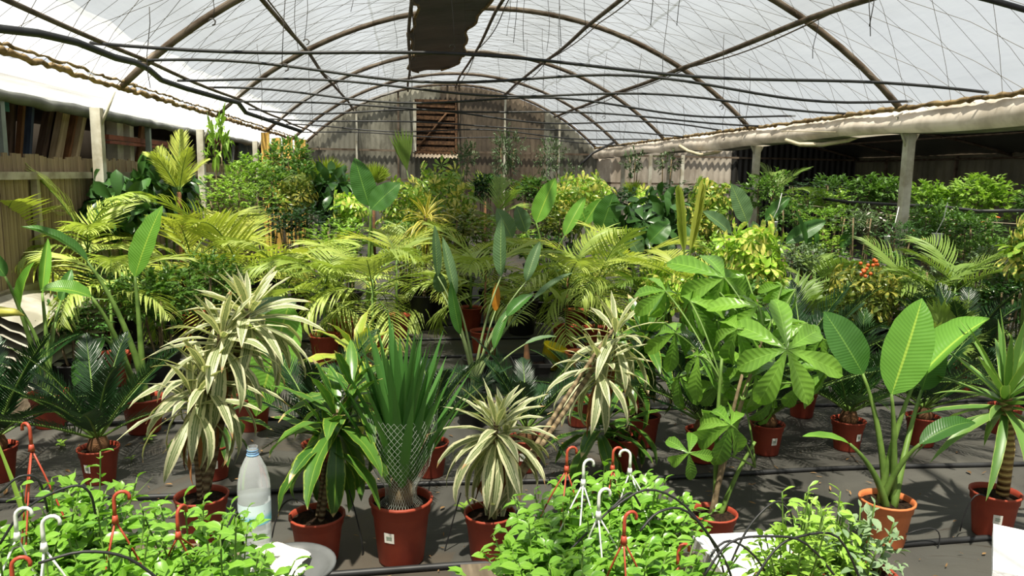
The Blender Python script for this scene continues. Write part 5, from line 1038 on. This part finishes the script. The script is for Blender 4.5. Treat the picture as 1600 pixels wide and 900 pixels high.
p = at(1546, 815, 1.95); h = p.z; fx, rx_ = V3((.64, .768, 0)), V3((.768, -.64, 0)); q = p + rx_*.22 - fx*.17; root = thing('foam_box', 'white foam box standing at the lower picture corner', 'box', (q.x, q.y, 0)); root.rotation_euler.z = -math.atan2(.64, .768); mb = MB()
mb.box((0, 0, h/2-.02), (.40, .30, h-.04)); mb.build('box_body', EPS, root, smooth=False); mb = MB(); mb.box((0, 0, h-.018), (.42, .32, .036)); mb.build('box_lid', EPS, root, smooth=False)

# pale plastic sheets piled by the fence
SH = simple('pale_plastic_sheet', rgb(176, 172, 160), .5, .4, nscale=4, col2=rgb(130, 126, 112), objvar=.2)
c0 = at(-5, 520, 6.0)
for k in range(9):
    mb = MB(); rg = random.Random(k); rows = []
    for i in range(13):
        v = i/12; rows.append([V3((-2.74+.34*(j/6), 5.2+1.4*v, .16+.06*k+.07*math.sin(v*3+.4*k*.2)-.12*(j/6)**2+.008*math.sin(j*2.5+k))) for j in range(7)])
    mb.quad_grid(rows); lo = MB(); lo.v, lo.f, lo.uv, lo.mi = mb.v, mb.f, mb.uv, mb.mi
    o = mb.build('plastic_sheet', SH); tag(o, 'pale plastic sheet in the bowed stack at the fence foot, %s' % ('bottom one', 'second from below', 'third from below', 'fourth from below', 'middle one', 'fourth from the top', 'third from the top', 'second from the top', 'topmost one')[k], 'sheet', 'stacked pale sheets')
mb = MB(); mb.box((-2.57, 5.9, .06), (.34, 1.4, .12)); tag(mb.build('pallet_block', BW, smooth=False), 'low wooden pallet under the stacked pale sheets', 'pallet')

# hanging white cups, grey stake
for px, py, Y, lb in ((1464, 374, 6.9, 'small white cup hanging on a string from the chest height hose'), (1207, 355, 7.7, 'small white cup half hidden beside the dusty blunt leaf'), (1389, 378, 7.3, 'small white cup behind the wrapped post')):
    p = at(px, py, Y); root = thing('hanging_cup', lb, 'cup', p, 'hanging white cups'); mb = MB(); mb.lathe([(0, -.06), (.04, -.06), (.05, .055), (.055, .06), (.048, .06), (.04, -.05), (0, -.052)], 16); mb.build('cup', WHITE, root)
    mb = MB(); mb.tube([V3((-.02, 0, .05)), V3((.05, 0, .2)), V3((.09, .02, .36))], .004, 4); mb.build('string', WHITE, root)
line('grey_stake', [gp(1500, 545), at(1545, 440, 6.0), at(1590, 395, 5.8)], .022, 'slanting grey stake beside the yellow leaved umbrella plant', 'stake', simple('grey_pole', rgb(128, 124, 112), .7))
line('grey_stake', [fl(1400, 7.6), at(1408, 340, 7.6)], .04, 'upright grey stake behind the lone pale post', 'stake', simple('grey_pole', rgb(128, 124, 112), .7))
line('black_strut', [at(903, 262, 17.5), at(925, 240, 17.6), at(960, 222, 17.8)], .03, 'black diagonal strut in the far corner', 'strut')
YB_ = simple('bud_yellow', rgb(210, 200, 90), .5, nscale=4, col2=rgb(176, 186, 84)); b = at(-30, 487, 4.3)
mb = MB(); mb.tube([at(x, y, 4.3) for x, y in ((-160, 560), (-80, 500), (-30, 487), (0, 487), (24, 488), (38, 493))], [.008, .012, .026, .03, .02, .003], 8); tag(mb.build('flower_bud', YB_), 'pointed yellow flower bud poking in at the picture edge', 'bud')

rg = random.Random(31); WEED = lib(2, lambda i: bl('leaf', LM_LIME, 1, .5, OVATE, i+300, (.2, .6), .3, 0, 4, 1))
for px, py, lb, n, L in ((232, 690, 'tiny weed sprouting in the soil patch beside the stickered cycad pot', 6, .05), (95, 700, 'tiny weed sprouting before the edge cycad', 6, .05), (105, 680, 'pale weed seedling between the two fence side cycads', 5, .045), (205, 722, 'tiny weed sprouting close to the first drip hose', 5, .04), (725, 800, 'tiny weed beside the striped rosette pot', 6, .05), (690, 600, 'small weed under the slender bird of paradise', 6, .06)):
    b = gp(px, py); root = thing('weed_seedling', lb, 'weed', b, 'weeds in the matting'); stemobj(root, [V3((0, 0, 0)), V3((.004, 0, .03))], .0015, STEM, 'stem', 4)
    for k in range(n): ob('leaf', WEED[k % 2], root, M=aim(V3((0, 0, .012+.004*k)), k*2.4, rg.uniform(.1, .7), 0, L*rg.uniform(.7, 1.2)))
b = gp(58, 770, .0); b = at(60, 775, 2.5); b.z = 0; root = thing('grass_tuft', 'tall green grass blades beside the tallest red hanger', 'grass', (b.x, b.y, 0)); GB = lib(2, lambda i: bl('blade', LM_LIME, 1, .03, SWORD, i+310, (.2, .5), .3, 0, 7, 1))
for k in range(5): ob('blade', GB[k % 2], root, M=aim(V3((.01*k-.02, 0, 0)), k*1.3, 1.25+.05*k, 0, (.8, (pz(650, b.x, b.y)-.0)*(.75+.07*k), .8)))
# leaf litter and soil crumbs on the matting
rg = random.Random(404); mb = MB()
for k in range(700):
    y = 2.6+3.6*rg.random()**1.3; x = rg.uniform(-2.2, 3.4); L = rg.uniform(.008, .045)
    mb.blade(L, L*rg.uniform(.15, .5), OVATE, rg.uniform(-.6, .6), 1.2, .3, seg=3, M=Matrix.Translation((x, y, .009)) @ Matrix.Rotation(rg.uniform(0, 6.3), 4, 'Z') @ Matrix.Rotation(rg.uniform(0, .3), 4, 'X'))
o = mb.build('leaf_litter', simple('dry_leaf', rgb(150, 118, 78), .9, .1, nscale=3, col2=rgb(70, 52, 36))); tag(o, 'dry leaf scraps scattered over the matting', 'litter', kind='stuff')
